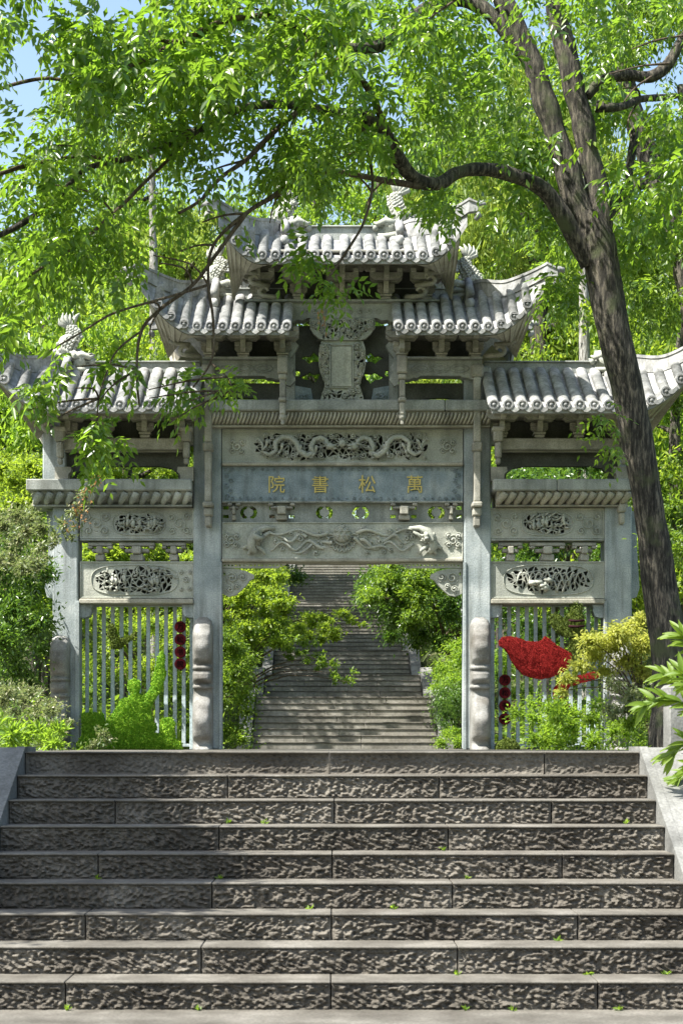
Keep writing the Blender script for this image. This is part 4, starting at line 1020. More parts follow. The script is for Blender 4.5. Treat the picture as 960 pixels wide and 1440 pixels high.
def disc_string(px, pys, label):
    r = empty('disc_string', (X(px), Yf+.36, Z(pys[-1])), label, 'hanging discs')
    for ch, py in zip('万松书院', pys):
        m = MB(); c = Vector((X(px), Yf+.36, Z(py))); R0 = [c+Vector((.082*math.cos(a), .03, .082*math.sin(a))) for a in np.linspace(0, 2*PI, 25)[:-1]]
        R1 = [v+Vector((0, -.05, 0)) for v in R0]; R2 = [c+(v-c)*.93+Vector((0, -.006, 0)) for v in R1]; R2 = [Vector((v.x, Yf+.333, v.z)) for v in R2]
        m.add(R0+R1+R2, [(k*24+i, k*24+(i+1) % 24, (k+1)*24+(i+1) % 24, (k+1)*24+i) for k in (0, 1) for i in range(24)]+[tuple(48+i for i in range(24))])
        d = m.build('disc', 'disc', r); glyph(ch, X(px), Z(py), .095, Yf+.328, 'discink', d, 'character', 1, .01)
    m = MB(); m.tube([(X(px), Yf+.37, Z(pys[0]-14)), (X(px), Yf+.37, Z(pys[-1]+10))], .008, 5); m.build('cord', 'discink', r)
disc_string(250.5, (879, 897, 915, 932), 'four dark red lettered discs in a column on the left railing')
disc_string(713, (955, 973, 991.5, 1010.5), 'four dark red lettered discs in a column on the right railing')
# pale stone newel post beside the steps
r = empty('newel_post', (GX(957, 12.6), 12.6, 0), 'pale square stone post beside the top of the right kerb', 'post')
m = MB(); x = GX(957, 12.6); m.box(x-.11, x+.11, 12.48, 12.72, 0, .34, .01); m.build('shaft', 'granite', r)
m = MB(); m.box(x-.13, x+.13, 12.46, 12.74, .3405, .49, .025); m.build('cap', 'granite', r)
# =============================================================== TREES AND PLANTS
def pth(pts, D=None):
    """photo columns/rows with half-width and depth -> world points and radii"""
    P = []; R = []
    for p in pts:
        px, py, hw = p[:3]; d = p[3] if len(p) > 3 else D; P.append(at(px, py, d)); R.append(hw*d/FPX)
    return P, R
def spline(P, R, k=4):
    n = len(P); out = []; ro = []
    for i in range(n-1):
        p0, p1, p2, p3 = P[max(0, i-1)], P[i], P[i+1], P[min(n-1, i+2)]
        for j in range(k):
            t = j/k; out.append(.5*((2*p1)+(p2-p0)*t+(2*p0-5*p1+4*p2-p3)*t*t+(3*p1-p0-3*p2+p3)*t**3)); ro.append(R[i]+(R[i+1]-R[i])*t)
    return out+[P[-1]], ro+[R[-1]]
def limb(b, P, R, n=8, k=4, rough=.0):
    P, R = spline(P, R, k)
    if rough: P = [p+Vector((mnoise.noise(p*3), mnoise.noise(p*3+Vector((9, 0, 0))), 0))*rough for p in P]; R = [r*(1+.18*mnoise.noise(p*4)) for p, r in zip(P, R)]
    b.tube(P, R, n)
def trunkmesh(b, P, R, n=26, k=8):
    """fluted trunk with real ridges"""
    P, R = spline(P, R, k); rows = []
    for i, (p, r) in enumerate(zip(P, R)):
        row = []
        for j in range(n+1):
            a = 2*PI*j/n; d = Vector((math.cos(a), math.sin(a), 0)); q = 1+.16*mnoise.noise(Vector((d.x*1.6, d.y*1.6, i*.09)))+.07*mnoise.noise(Vector((d.x*5, d.y*5, i*.22)))+.035*mnoise.noise(Vector((d.x*12, d.y*12, i*.5)))
            row.append(p+d*r*q)
        rows.append(row)
    b.grid(rows, True); b.add(rows[-1][:-1], [tuple(range(n))])

# ---- the big tree in front of the gate
big = empty('ash_tree', (at(935, 985, 19).x, 19, 0), 'tall tree with dark ridged trunk leaning across the right of the gate, leafy boughs overhead', 'tree')
b = MB(); P, R = pth([(956, 1065, 44, 19), (950, 1000, 33, 19), (944, 943, 28, 19), (928, 827, 24, 19), (919, 760, 22, 18.95), (905, 680, 21.5, 18.9), (883, 560, 22, 18.85), (860, 460, 24.5, 18.8), (850, 393, 25, 18.8), (838, 330, 25, 18.8), (828, 300, 21, 18.8)]); trunkmesh(b, P, R)
b.build('trunk', 'bark', big)
limbs = [
 [(832, 340, 22), (809, 280, 18), (782, 190, 16), (765, 140, 16), (748, 92, 15), (718, 22, 15), (690, -40, 14)],
 [(846, 340, 20), (842, 285, 16), (825, 210, 15), (808, 130, 15), (793, 65, 15), (782, 10, 14), (774, -50, 13)],
 [(828, 372, 15, 18.8), (800, 320, 12, 18.7), (765, 268, 10.5, 18.6), (720, 246, 10, 18.4), (680, 238, 9.5, 18.2), (642, 243, 9, 18), (615, 258, 8.5, 17.8), (590, 254, 9.5, 17.6), (566, 232, 10, 17.4), (548, 200, 9.5, 17.2), (532, 178, 8.5, 17), (505, 162, 9, 16.8), (470, 158, 7, 16.6), (425, 150, 6, 16.4), (345, 151, 6, 16.2), (280, 182, 5, 16), (225, 208, 5, 15.8), (170, 225, 4, 15.7), (120, 238, 4, 15.6), (90, 272, 4, 15.5), (50, 303, 4, 15.4), (0, 330, 4, 15.3), (-60, 350, 3, 15.2)],
 [(748, 92, 11), (690, 20, 10), (640, 0, 10), (590, 20, 10, 18), (540, 60, 9, 17.5), (490, 70, 8, 17), (440, 50, 6, 16.5), (380, 20, 5, 16)],
 [(826, 135, 8), (850, 112, 8), (880, 106, 8), (915, 108, 8), (940, 90, 8), (962, 50, 7), (990, 20, 6)],
 [(838, 150, 8), (870, 150, 6), (900, 140, 5, 19.2), (950, 135, 4, 19.6)],
 [(548, 200, 6, 17.2), (520, 130, 5, 17), (490, 90, 4, 16.6), (470, 40, 4, 16.4)],
 [(425, 150, 4, 16.4), (380, 190, 4, 16.2), (345, 225, 3.5, 16), (310, 250, 3, 15.8), (285, 280, 2.5, 15.6), (250, 300, 2, 15.5)],
 [(505, 162, 4, 16.8), (520, 220, 3, 16.7), (522, 270, 2.5, 16.6), (508, 320, 2, 16.6), (480, 365, 2, 16.5), (452, 405, 1.5, 16.5)],
 [(345, 300, 3, 16), (310, 350, 3, 15.9), (270, 400, 2.6, 15.8), (225, 435, 2.4, 15.8), (198, 465, 2.2, 15.8), (192, 520, 2, 15.8), (196, 570, 1.5, 15.8)],
 [(420, 250, 4, 16.4), (385, 275, 3.5, 16.2), (345, 300, 3, 16), (300, 345, 2.5, 15.9), (292, 400, 2.2, 15.8), (300, 450, 2, 15.8), (296, 510, 1.8, 15.8), (272, 545, 1.4, 15.7)],
 [(590, 262, 5, 17.6), (520, 250, 4, 17.2), (460, 240, 4, 16.8), (420, 250, 4, 16.4)],
 [(292, 400, 2, 15.8), (230, 420, 2, 15.6), (160, 440, 1.8, 15.5), (110, 470, 1.5, 15.4), (60, 500, 1.2, 15.4)],
 [(170, 225, 3, 15.7), (110, 220, 2.5, 15.5), (50, 230, 2.5, 15.4), (-20, 250, 2, 15.2)],
 [(280, 182, 3, 16), (220, 240, 2.5, 15.8), (160, 300, 2.5, 15.6), (100, 350, 2, 15.5), (30, 395, 2, 15.4)],
 [(296, 510, 1.4, 15.8), (320, 530, 1.2, 15.7), (328, 550, 1, 15.7)],
 [(198, 465, 1.6, 15.8), (160, 500, 1.4, 15.7), (140, 560, 1.2, 15.6), (136, 600, 1.2, 15.6)],
 [(842, 330, 10, 18.9), (870, 280, 8, 19.2), (885, 240, 6, 19.4), (890, 180, 5, 19.6)],
 [(250, 60, 4, 15.8), (180, 95, 3, 15.5), (120, 115, 3, 15.3), (60, 110, 2.5, 15.2), (0, 125, 2.5, 15)],
 [(380, 20, 5, 16), (310, 30, 4, 15.9), (250, 60, 4, 15.8), (200, 40, 3, 15.7)],
]
rt = random.Random(8)
for k in range(46):   # fine branching twigs
    l0 = rt.choice(limbs[2:17]); q = rt.choice(l0[len(l0)//3:]); d = q[3] if len(q) > 3 else 16.5; a = rt.uniform(1.6, 4.2); L = rt.uniform(45, 120); u, v = q[0], q[1]
    limbs.append([(u, v, 1.9, d), (u+L*.5*math.cos(a), v-L*.35*math.sin(a)+8, 1.4, d-.1), (u+L*math.cos(a+.3), v-L*.6*math.sin(a)+22, .9, d-.2)])
for l in limbs:
    l = [(p+(18.8,)) if len(p) < 4 else p for p in l]; P, R = pth(l); b = MB(); limb(b, P, R, 10 if R[0] > .06 else 6, 5, .03 if R[0] > .03 else .015); b.build('limb', 'bark' if R[0] > .05 else 'twig', big)
# leaf sprays: (column, row, rx, ry, nearest, farthest depth, number)
REG = [
 (150, 60, 60, 70, 14.5, 17, 330), (250, 70, 120, 90, 14.5, 17, 720), (420, 60, 130, 90, 15, 18.5, 900), (600, 70, 120, 90, 15.5, 20, 820), (760, 60, 120, 90, 16, 21, 620), (900, 60, 110, 90, 16.5, 21, 380),
 (60, 250, 110, 90, 14.5, 17, 480), (180, 230, 120, 110, 14.5, 17, 470), (330, 190, 120, 85, 15, 17.5, 430), (320, 290, 70, 60, 15, 17, 150), (440, 230, 95, 80, 15.5, 18, 640), (560, 220, 110, 95, 16, 19.5, 740),
 (690, 190, 110, 80, 16.5, 20, 560), (700, 285, 80, 28, 17.5, 20, 190), (800, 220, 80, 90, 17, 20, 420), (780, 370, 60, 45, 18.9, 20.5, 260), (850, 330, 110, 60, 18.9, 21, 420), (920, 260, 70, 110, 17, 21, 380), (790, 420, 30, 30, 18.9, 20, 60),
 (50, 390, 100, 75, 14.5, 17, 420), (170, 360, 90, 80, 14.7, 17, 260), (60, 480, 80, 40, 14.7, 17, 200), (420, 300, 70, 28, 15.6, 17, 170), (310, 370, 40, 35, 15.4, 17, 110), (480, 200, 90, 60, 16, 18.5, 380), (700, 240, 70, 40, 18.9, 20.5, 220), (120, 130, 60, 40, 14.8, 17, 120),
  (620, 300, 40, 12, 17, 18.5, 40), (0, 60, 55, 50, 13.5, 15, 120),
 # hanging sprays against the gate
 (138, 622, 34, 26, 15.4, 15.8, 34), (140, 650, 20, 16, 15.4, 15.8, 10), (258, 572, 20, 22, 15.5, 15.9, 17), (325, 550, 26, 17, 15.5, 15.9, 20), (436, 375, 20, 20, 16.3, 16.7, 14), (475, 412, 30, 16, 16.3, 16.7, 20), (62, 560, 24, 20, 15.2, 15.6, 20),
 (172, 528, 38, 24, 15.5, 16, 15), (272, 552, 16, 12, 15.6, 16, 8), (855, 600, 16, 28, 18.4, 18.6, 13), (858, 645, 14, 18, 18.4, 18.6, 8), (88, 520, 20, 16, 15.3, 15.6, 8),
 # boughs beyond the picture: they shade the court and the left of the steps
 (-120, 200, 120, 220, 14.5, 19, 600), (1060, 150, 120, 220, 16, 22, 600), (420, -110, 560, 80, 15, 20, 1500), (100, -90, 300, 70, 14, 17, 500)]
parts = []
for (cx_, cy_, rx, ry, d0, d1, n) in REG:
    dense = n > 60; nn_ = int(n*.54) if dense else int(n*.9)
    if dense:   # sprays gather in boughs: sub-clumps with gaps between
        k = max(4, nn_//14); cc = RNG.normal(size=(k, 2))*.55; cc = cc/np.maximum(1, np.linalg.norm(cc, axis=1))[:, None]; dd = RNG.uniform(d0, d1, k)
        idx = RNG.integers(0, k, nn_); u = cx_+rx*cc[idx, 0]+RNG.normal(size=nn_)*15; v = cy_+ry*cc[idx, 1]+RNG.normal(size=nn_)*10; D = dd[idx]+RNG.normal(size=nn_)*.25
    else:
        r = RNG.random(nn_)**.5; a = RNG.random(nn_)*2*PI; u = cx_+rx*.75*r*np.cos(a); v = cy_+ry*.75*r*np.sin(a)-8; D = RNG.uniform(d0, d1, nn_)
    if dense:
        keep = ~(((u-45)/62)**2+((v-112)/48)**2 < 1)
        keep &= ~(((u-905)/42)**2+((v-205)/38)**2 < 1)*(RNG.random(nn_) < .8).astype(bool)
        fk = (np.abs(u-(718+(v-22)*.36)) < 30) & (v > -20) & (v < 330)
        keep &= ~(fk & (D < 19) & (RNG.random(nn_) < .86))
        keep &= ~((np.abs(u-(786+(v-10)*.23)) < 28) & (v > -20) & (v < 310) & (D < 19) & (RNG.random(nn_) < .8))
        keep &= ~((np.abs(u-845) < 42) & (v > 270) & (D < 19.2)); keep &= ~((np.abs(v-225-.15*(u-640)) < 16) & (u > 635) & (u < 790) & (D < 18.8) & (RNG.random(nn_) < .8))
        keep &= ~((v > np.where(u < 470, 262, 222)) & (u > 345) & (u < 690)); keep &= ~((v > 350) & (u > 250)); keep &= ~((v > 168) & (u > 575) & (u < 710) & (D < 18.9)); keep &= ~((v > 250) & (u > 690) & (u < 800) & (D < 18.9)); keep &= ~((u > 740) & (u < 800) & (v > 345)); keep &= ~((np.abs(u-550) < 40) & (v > 205)); keep &= ~((v > 415) & (u > 25)); keep &= ~((v > 385) & (u > 62) & (RNG.random(nn_) < .6)); keep &= ~((v > 330) & (u > 700) & (u < 775)); keep &= ~((np.abs(u-262) < 85) & (v > 210) & (RNG.random(nn_) < .55)); keep &= ~((v > 470) & (u > 75) & (u < 280) & (RNG.random(nn_) < .75)); keep &= ~((u > 175) & (u < 420) & (v > 395))
        u, v, D = u[keep], v[keep], D[keep]
    v = v-8; C = np.stack([(u-HX)*D/FPX, D, EYE+(HY-v)*D/FPX], 1); n2 = len(C)
    ax = RNG.normal(size=(n2, 3))*.6; ax[:, 2] -= .35; ax[:, 0] -= .25
    parts.append(sprays(C, ax, .29, .102*RNG.uniform(.8, 1.2), .42, 4))
V, F = merge(parts); quads('foliage', V, F, 'leaf', big, WO[big.name], kind='stuff')
parts = [sprays(np.array([at(448, 432, 16.6), at(452, 428, 16.6)]), np.array([[0, 0, -1.], [.2, 0, -1]]), .16, .07, .4, 3)]
V, F = merge(parts); quads('dead_leaves', V, F, 'leafred', big, WO[big.name], kind='stuff')

# ---- second tree at the right edge
t2 = empty('leaning_tree', (at(985, 1051, 26).x, 26, 0), 'second dark trunk bending in at the upper right edge behind the ash', 'tree')
for l in ([(1010, 1051, 26), (1000, 800, 24), (985, 560, 22), (972, 420, 20), (958, 340, 20), (935, 275, 19), (910, 215, 16), (888, 160, 14), (880, 80, 11), (878, -30, 9)],
          [(940, 280, 9), (905, 258, 8), (880, 275, 8), (868, 310, 7), (866, 345, 5)], [(985, 520, 9), (965, 380, 7), (975, 250, 6), (955, 120, 5)]):
    P, R = pth(l, 26); b = MB(); limb(b, P, R, 9, 5, .05); b.build('trunk' if l[0][2] > 20 else 'limb', 'bark', t2)
parts = []
for (cx_, cy_, r_, n) in ((870, 330, 50, 300), (930, 400, 60, 260), (950, 200, 60, 250), (860, 60, 80, 280), (1000, 300, 80, 400), (920, 20, 70, 300), (800, 340, 40, 160)):
    k = n//10; q = RNG.normal(size=(k, 2))*.5; idx = RNG.integers(0, k, n); D = RNG.uniform(25, 28, k)[idx]
    u = cx_+r_*q[idx, 0]+RNG.normal(size=n)*9; v = cy_+r_*q[idx, 1]+RNG.normal(size=n)*7
    parts.append(sprays(np.stack([(u-HX)*D/FPX, D, EYE+(HY-v)*D/FPX], 1), RNG.normal(size=(n, 3))*.6-np.array([0, 0, .4]), .3, .12, .36, 4))
V, F = merge(parts); quads('foliage', V, F, 'leafmid', t2, WO[t2.name], kind='stuff')

# ---- custom plants built clump by clump: (col,row,r_px,depth,n)
def leafy(name, label, cat, base, clumps, L, mat, trunk=None, flat=.6, droop=.3, asp=.45, up=1., group=None, tmat='twig', dens=1.35, branch=None):
    if branch is None: branch = cat == 'tree'
    bx, by = base[:2]; bz = base[2] if len(base) > 2 else ground_z(bx, by)
    r = empty(name, (bx, by, bz), label, cat, group); parts = []; m = MB(); C = []
    for (u, v, rp, D, n) in clumps:
        c = at(u, v, D); rr = rp*D/FPX; C.append((c, rr)); parts.append(blob(c, (rr, rr, rr*flat), int(n*dens), L, flat, droop, asp, up))
    if branch:
        top = sum((c for c, _ in C), Vector())/len(C); root = Vector((bx, by, bz-.1)); fork = root.lerp(Vector((root.x*.5+top.x*.5, root.y*.5+top.y*.5, top.z)), .55)
        R0 = trunk or .05
        limb(m, [root, root.lerp(fork, .5)+Vector((.05, 0, 0)), fork], [R0, R0*.85, R0*.7], 8, 4, .03)
        for c, rr in C[::max(1, len(C)//8)]:
            mid = fork.lerp(c, .5)+Vector((0, 0, (c-fork).length*.12)); limb(m, [fork, mid, c], [R0*.5, R0*.3, R0*.1], 5, 3, .03)
        m.build('trunk' if R0 > .04 else 'stem', tmat, r)
    V, F = merge(parts); quads('foliage', V, F, mat, r, WO[r.name], kind='stuff'); return r
rr = random.Random(3)
def scat(n, x0, x1, y0, y1, r0, r1, d0, d1, k):
    return [(rr.uniform(x0, x1), rr.uniform(y0, y1), rr.uniform(r0, r1), rr.uniform(d0, d1), k) for _ in range(n)]
# maples left of the upper stairs
cl = scat(60, 312, 405, 800, 905, 10, 24, 31.5, 36, 260)+scat(26, 385, 475, 866, 902, 7, 15, 35, 38, 130)+[(480, 862, 14, 36, 260), (493, 872, 10, 36, 130), (440, 868, 20, 36, 420), (510, 878, 7, 36, 60)]
leafy('maple_tree', 'bright layered maple spreading over the left edge of the upper stairs', 'tree', (-2.9, 35), cl, .075, 'leafyel', .07, .34, .1, .5, 1.6)
cl = [(rr.gauss(395+105*t, 9), rr.gauss(898+62*t, 6+5*(1-t)), rr.uniform(4, 9)*(1.35-t*.6), 33+rr.uniform(-.5, .5), int(34*(1.3-t))) for t in np.linspace(0, 1, 46)]+scat(14, 335, 400, 872, 905, 10, 18, 32.6, 33.4, 110)
leafy('maple_sapling', 'thin maple with a long spray drooping across the stairs', 'tree', (-2.6, 32.5), cl, .07, 'leafmid', .045, .35, .25, .5, 1.3)
cl = scat(30, 312, 350, 880, 1045, 16, 28, 30, 34, 330)+scat(8, 345, 375, 880, 930, 10, 18, 35, 37, 200)
leafy('leafy_shrub', 'tall green shrub beside the left kerb of the upper stairs', 'shrub', (-2.55, 34), cl, .065, 'leafmid', .04, .7, .3, .5)
cl = scat(12, 312, 350, 790, 830, 16, 26, 44, 50, 320)+scat(10, 345, 420, 785, 815, 12, 24, 52, 60, 300)
leafy('evergreen_tree', 'dark green tree high left of the stairs behind the maple', 'tree', (-3.6, 48), cl, .12, 'leafdark', .12, .6)
cl = scat(40, 415, 550, 690, 792, 16, 26, 118, 126, 160)
leafy('leafy_shrub', 'distant bushes at the head of the upper stairs', 'shrub', (1.5, 122), cl, .35, 'leafyel', .1, .8)
for (bx, by, x0, x1, y0_, y1_, z0_, z1_, lab) in ((-4.8, 46, -5.2, -.3, 45.2, 47.4, 6.4, 7.4, 'added tree shading the second flight of the upper stairs'), (-4.6, 59, -5.4, -.4, 59.4, 61.2, 8.9, 10.2, 'added tree shading the fourth flight of the upper stairs'), (-4.8, 76, -5.5, -.5, 73.5, 78, 12.5, 14, 'added tree shading the far flights of the upper stairs')):  # added to cast shade on these flights, crowns hidden behind the lintel
    cl = []
    for _ in range(26):
        X_, Y_, Z_ = rr.uniform(x0, x1), rr.uniform(y0_, y1_), rr.uniform(z0_, z1_); cl.append((HX+X_*FPX/Y_, HY-(Z_-EYE)*FPX/Y_, .42*FPX/Y_, Y_, 260))
    leafy('broadleaf_tree', lab, 'tree', (bx, by), cl, .13, 'leafmid', .13, .6)
# right of the stairs
cl = scat(34, 540, 650, 800, 885, 20, 34, 38, 44, 420)+scat(16, 512, 560, 795, 860, 14, 22, 38, 42, 300)+scat(5, 545, 590, 860, 895, 12, 18, 38, 40, 260)+scat(8, 580, 640, 880, 915, 12, 20, 38, 41, 260)
leafy('camphor_tree', 'dense glossy evergreen overhanging the right side of the upper stairs', 'tree', (3.6, 43), cl, .105, 'leafdark', .12, .7, .5, .42, 1.2)
cl = scat(22, 515, 600, 790, 850, 12, 20, 37, 38.5, 150)+scat(14, 560, 640, 800, 880, 12, 20, 37, 38, 90)
leafy('young_evergreen', 'lighter fresh-leaved growth on top of the evergreen right of the stairs', 'tree', (3.2, 41), cl, .09, 'leafmid', .06, .6)
cl = scat(20, 612, 652, 900, 975, 12, 22, 33, 37, 280)
leafy('leafy_shrub', 'lime green shrub on the bank at the right kerb of the upper stairs', 'shrub', (2.75, 35), cl, .06, 'leaflime', .03, .6)
cl = scat(16, 618, 655, 965, 1020, 14, 24, 31, 34, 330)
leafy('dark_shrub', 'drooping dark shrub at the foot of the right kerb', 'shrub', (2.75, 33), cl, .06, 'leafdark', .03, .8, .9, .25)
cl = scat(8, 618, 655, 1025, 1050, 10, 14, 30, 33, 220)
leafy('low_plant', 'bright low plants behind the right main pillar', 'plant', (2.5, 31), cl, .05, 'leaflime', .02, .6, -.3)
# behind the side bays
cl = scat(46, 95, 300, 840, 960, 22, 40, 29, 32, 330)
leafy('maple_tree', 'sunlit yellow-green maple filling the left bay behind the railing', 'tree', (-3.2, 31), cl, .075, 'leafyel', .08, .35, .1, .5, 1.5)
cl = scat(26, 95, 300, 950, 1045, 24, 36, 28, 31, 240)
leafy('leafy_shrub', 'shadowy mixed shrub low behind the left railing', 'shrub', (-3., 30), cl, .07, 'leafmid', .04, .7)
cl = scat(14, 110, 275, 765, 790, 16, 26, 30, 33, 260)+scat(16, 115, 260, 655, 690, 14, 26, 33, 36, 260)
leafy('maple_tree', 'upper maple branches showing between the carved panels of the left bay', 'tree', (-3.8, 33), cl, .08, 'leafyel', .07, .4, .1, .5, 1.4)
cl = scat(40, 670, 880, 640, 800, 26, 44, 31, 35, 420)
leafy('camphor_tree', 'dark evergreen behind the upper half of the right bay', 'tree', (4.6, 33), cl, .10, 'leafdark', .12, .7, .5, .42)
cl = scat(40, 680, 880, 800, 960, 24, 40, 30, 34, 330)
leafy('leafy_shrub', 'tall shadowed shrub behind the right railing', 'shrub', (4.2, 32), cl, .085, 'leafdark', .05, .7, .4)
cl = scat(30, 690, 900, 900, 1040, 16, 28, 26.5, 29, 200)
leafy('leafy_shrub', 'light green undergrowth seen through the lower right railing', 'shrub', (3.4, 28), cl, .06, 'leaflime', .03, .7, .1)
# left foreground bank, nearest the camera
cl = scat(26, -30, 62, 640, 720, 18, 32, 25, 28, 360)
leafy('bushy_tree', 'sunny yellow-green bushy tree beyond the left end of the gate', 'tree', (-5.4, 27), cl, .07, 'leafyel', .08, .7, .2)
cl = scat(20, -30, 95, 560, 640, 20, 34, 31, 35, 300)
leafy('evergreen_tree', 'dark evergreen under the left swept eave', 'tree', (-6.4, 33), cl, .10, 'leafdark', .1, .7)
cl = scat(44, -40, 66, 760, 960, 20, 36, 22.5, 25.5, 330)
leafy('evergreen_shrub', 'tall dark evergreen shrub against the left end pillar', 'shrub', (-4.4, 24), cl, .075, 'leafdark', .06, .8, .2)
cl = scat(18, -20, 60, 720, 800, 14, 24, 20.5, 23, 170)+[(60, 770, 14, 20.5, 90), (75, 755, 12, 20.4, 80), (88, 735, 9, 20.3, 55)]
leafy('flowering_shrub', 'pale silvery shrub with reddish tips beside the left pillar', 'shrub', (-3.9, 21.5), cl, .06, 'leafpale', .03, .8, .1)
sh = [(rr.gauss(72+62*t, 5+5*(1-t)), rr.gauss(775-95*t, 5+4*(1-t)), rr.uniform(5, 9), 20.2, 22) for t in np.linspace(0, 1, 26)]
leafy('arching_shrub', 'arching pale green shoot reaching over the left pillar top', 'plant', (-3.5, 20.4), sh, .05, 'leafpale', .012, .9, .1, dens=1)
leafy('rose_shoot', 'red young leaves at the tips of the arching shoot before the left panels', 'plant', (-3.45, 20.35), [(c[0]+6, c[1]-5, c[2]*.8, 20.15, 5) for c in sh[8:]], .045, 'leafred', .012, .9, .1, dens=1)
cl = scat(20, -20, 80, 970, 1030, 14, 24, 19, 22, 170)+scat(6, 60, 100, 990, 1040, 8, 14, 20, 21, 90)
leafy('pale_shrub', 'low grey-green shrub at the foot of the left end pillar', 'shrub', (-3.7, 20.5), cl, .05, 'leafpale', .025, .7, .1)
cl = scat(22, -20, 95, 1015, 1052, 9, 15, 15.5, 18.5, 60)
leafy('low_plant', 'bright strappy low plants edging the court left of the steps', 'plant', (-2.7, 17), cl, .10, 'leaflime', .015, .7, -.5, .22)
cl = [(145, 1030, 12, 21, 60), (138, 1045, 9, 21, 40), (152, 1040, 10, 21, 45), (128, 1048, 8, 21, 30)]
leafy('low_plant', 'small pale sprig growing before the green topiary figure', 'plant', (-2.8, 21), cl, .055, 'leafpale', .012, .8, .1)
# right foreground
cl = [(885, 885, 24, 21.8, 420), (860, 905, 26, 21.8, 480), (835, 920, 22, 21.8, 360), (815, 938, 18, 21.8, 240), (798, 955, 14, 21.8, 160), (788, 972, 8, 21.8, 60), (905, 905, 26, 21.6, 600), (830, 900, 20, 21.6, 300), (868, 890, 22, 21.5, 420), (880, 930, 24, 21.8, 380), (905, 945, 20, 21.8, 260), (850, 945, 16, 21.8, 160), (900, 870, 14, 21.8, 200)]
leafy('golden_maple', 'small golden-leaved maple in front of the right end pillar', 'tree', (4.1, 21.9), cl, .055, 'leafgold', .03, .5, .2, .45, 1.5, dens=2.4)
cl = scat(48, 725, 925, 985, 1050, 12, 22, 20, 22.6, 170)
leafy('leafy_shrub', 'bright green mass of low leaves in front of the red topiary', 'shrub', (3.2, 21.5), cl, .055, 'leaflime', .02, .8, .0)
cl = scat(14, 850, 930, 960, 1040, 12, 22, 19.6, 21, 140)
leafy('reddish_shrub', 'low shrub with reddish green leaves below the golden maple', 'shrub', (3.9, 20.5), cl, .05, 'leafpale', .02, .8)
cl = scat(26, 930, 1030, 560, 1000, 22, 40, 22, 26, 300)
leafy('bushy_tree', 'fresh green tree at the right edge behind the big trunk', 'tree', (5.6, 24.5), cl, .07, 'leafmid', .08, .8)
# large-leaved plant leaning over the kerb: each blade is a part
pr = empty('broad_leaved_plant', (3.1, 11.5, -.3), 'bright long-leaved plant leaning over the right kerb of the steps', 'plant')
stems = [[(1030, 1100), (1005, 1020), (985, 985), (958, 948)], [(1035, 1060), (985, 1005), (940, 985), (908, 992)], [(1030, 1120), (995, 1060), (968, 1045), (945, 1062)], [(1020, 980), (995, 930), (972, 915), (958, 895)], [(1040, 1130), (1005, 1085), (978, 1080), (953, 1095)], [(1050, 1160), (1010, 1150), (985, 1140), (955, 1150)], [(1030, 1010), (990, 960), (965, 960), (935, 950)]]
me_leaf = MB(); n = 7; rows = []
for i in range(n):
    t = i/(n-1); w = .024*math.sin(PI*min(1, t*.92+.06))**.7; zc = -.06*t*t*1.4; rows.append([(t*.17, -w, zc+.012), (t*.17, 0, zc), (t*.17, w, zc+.012)])
me_leaf.grid(rows, True); meL = me_leaf.mesh('leaf', 'leafyel')
cnt = 0
for sidx, stp in enumerate(stems):
    D = 11.15+.1*sidx; P = [at(u, v, D) for u, v in stp]; P[0] = Vector((3.1, 11.5, -.3)); m = MB(); limb(m, P, [.012, .009, .006, .003], 6, 4); m.build('stem', 'leaflime', pr)
    SP, _ = spline(P, [0]*4, 6)
    for i in range(4, len(SP), 1):
        for q in range(2 if i < len(SP)-1 else 4):
            a = i*2.4+q*2.1; d = (SP[i]-SP[i-1]).normalized(); o = link('leaf', meL, pr, SP[i])
            out = (Vector((math.cos(a)*.9-.35, math.sin(a)*.35-.1, .1+.45*math.sin(a*1.7)))*.9+d*.7).normalized(); up = Vector((rr.uniform(-.4, .4), -.8, .75)); sd_ = up.cross(out).normalized(); nn = out.cross(sd_)
            from mathutils import Matrix
            o.rotation_euler = Matrix((out, sd_, nn)).transposed().to_euler(); o.scale = (rr.uniform(.5, .9),)*3; cnt += 1
# little weeds in the joints of the steps
for (u, v, k) in ((373, 1167, 1), (623, 1197, 2), (137, 1235, 2), (553, 1282, 5), (310, 1250, 2), (783, 1325, 4), (642, 1373, 4), (437, 1288, 2), (826, 1375, 5), (655, 1237, 3), (936, 1368, 5), (95, 1424, 7), (280, 1428, 7), (655, 1428, 7), (720, 1428, 7), (870, 1424, 7), (880, 1158, 1), (320, 1160, 1)):
    kk = min(range(1, 10), key=lambda q: abs((HY+FPX*(EYE+q*H)/(D0-(q-1)*DEP-.02))-v)); D = D0-(kk-1)*DEP-.03; c = at(u, v, D); c.z = -kk*H
    P = np.array([c]*9)+RNG.normal(size=(9, 3))*.006; A = RNG.normal(size=(9, 3)); A[:, 2] = abs(A[:, 2])+.4; Nn = RNG.normal(size=(9, 3)); Nn[:, 2] += 1
    ordn = ['', 'topmost', 'second', 'third', 'fourth', 'fifth', 'sixth', 'seventh', 'eighth', 'lowest'][kk]; place = 'near the left end' if u < 120 else 'near the first joint' if abs(u-310) < 2 else 'left of the middle' if u < 345 else 'a third of the way along' if u < 374 and kk != 1 else 'just left of centre' if u < 480 else 'just right of centre' if u < 640 else 'right of the middle' if u < 700 else 'well right of the middle' if u < 800 else 'towards the right end' if u < 860 else 'near the right end'
    V, F = leafgeo(P, A, Nn, np.full(9, .035), np.full(9, .016)); V[:, 2] = np.maximum(V[:, 2], c.z+.001)
    quads('weed', V, F, 'leaflime', None, c, label=f'tiny green weed at the foot of the {ordn} riser {place}', category='weed', group='weeds in the joints of the lower steps')

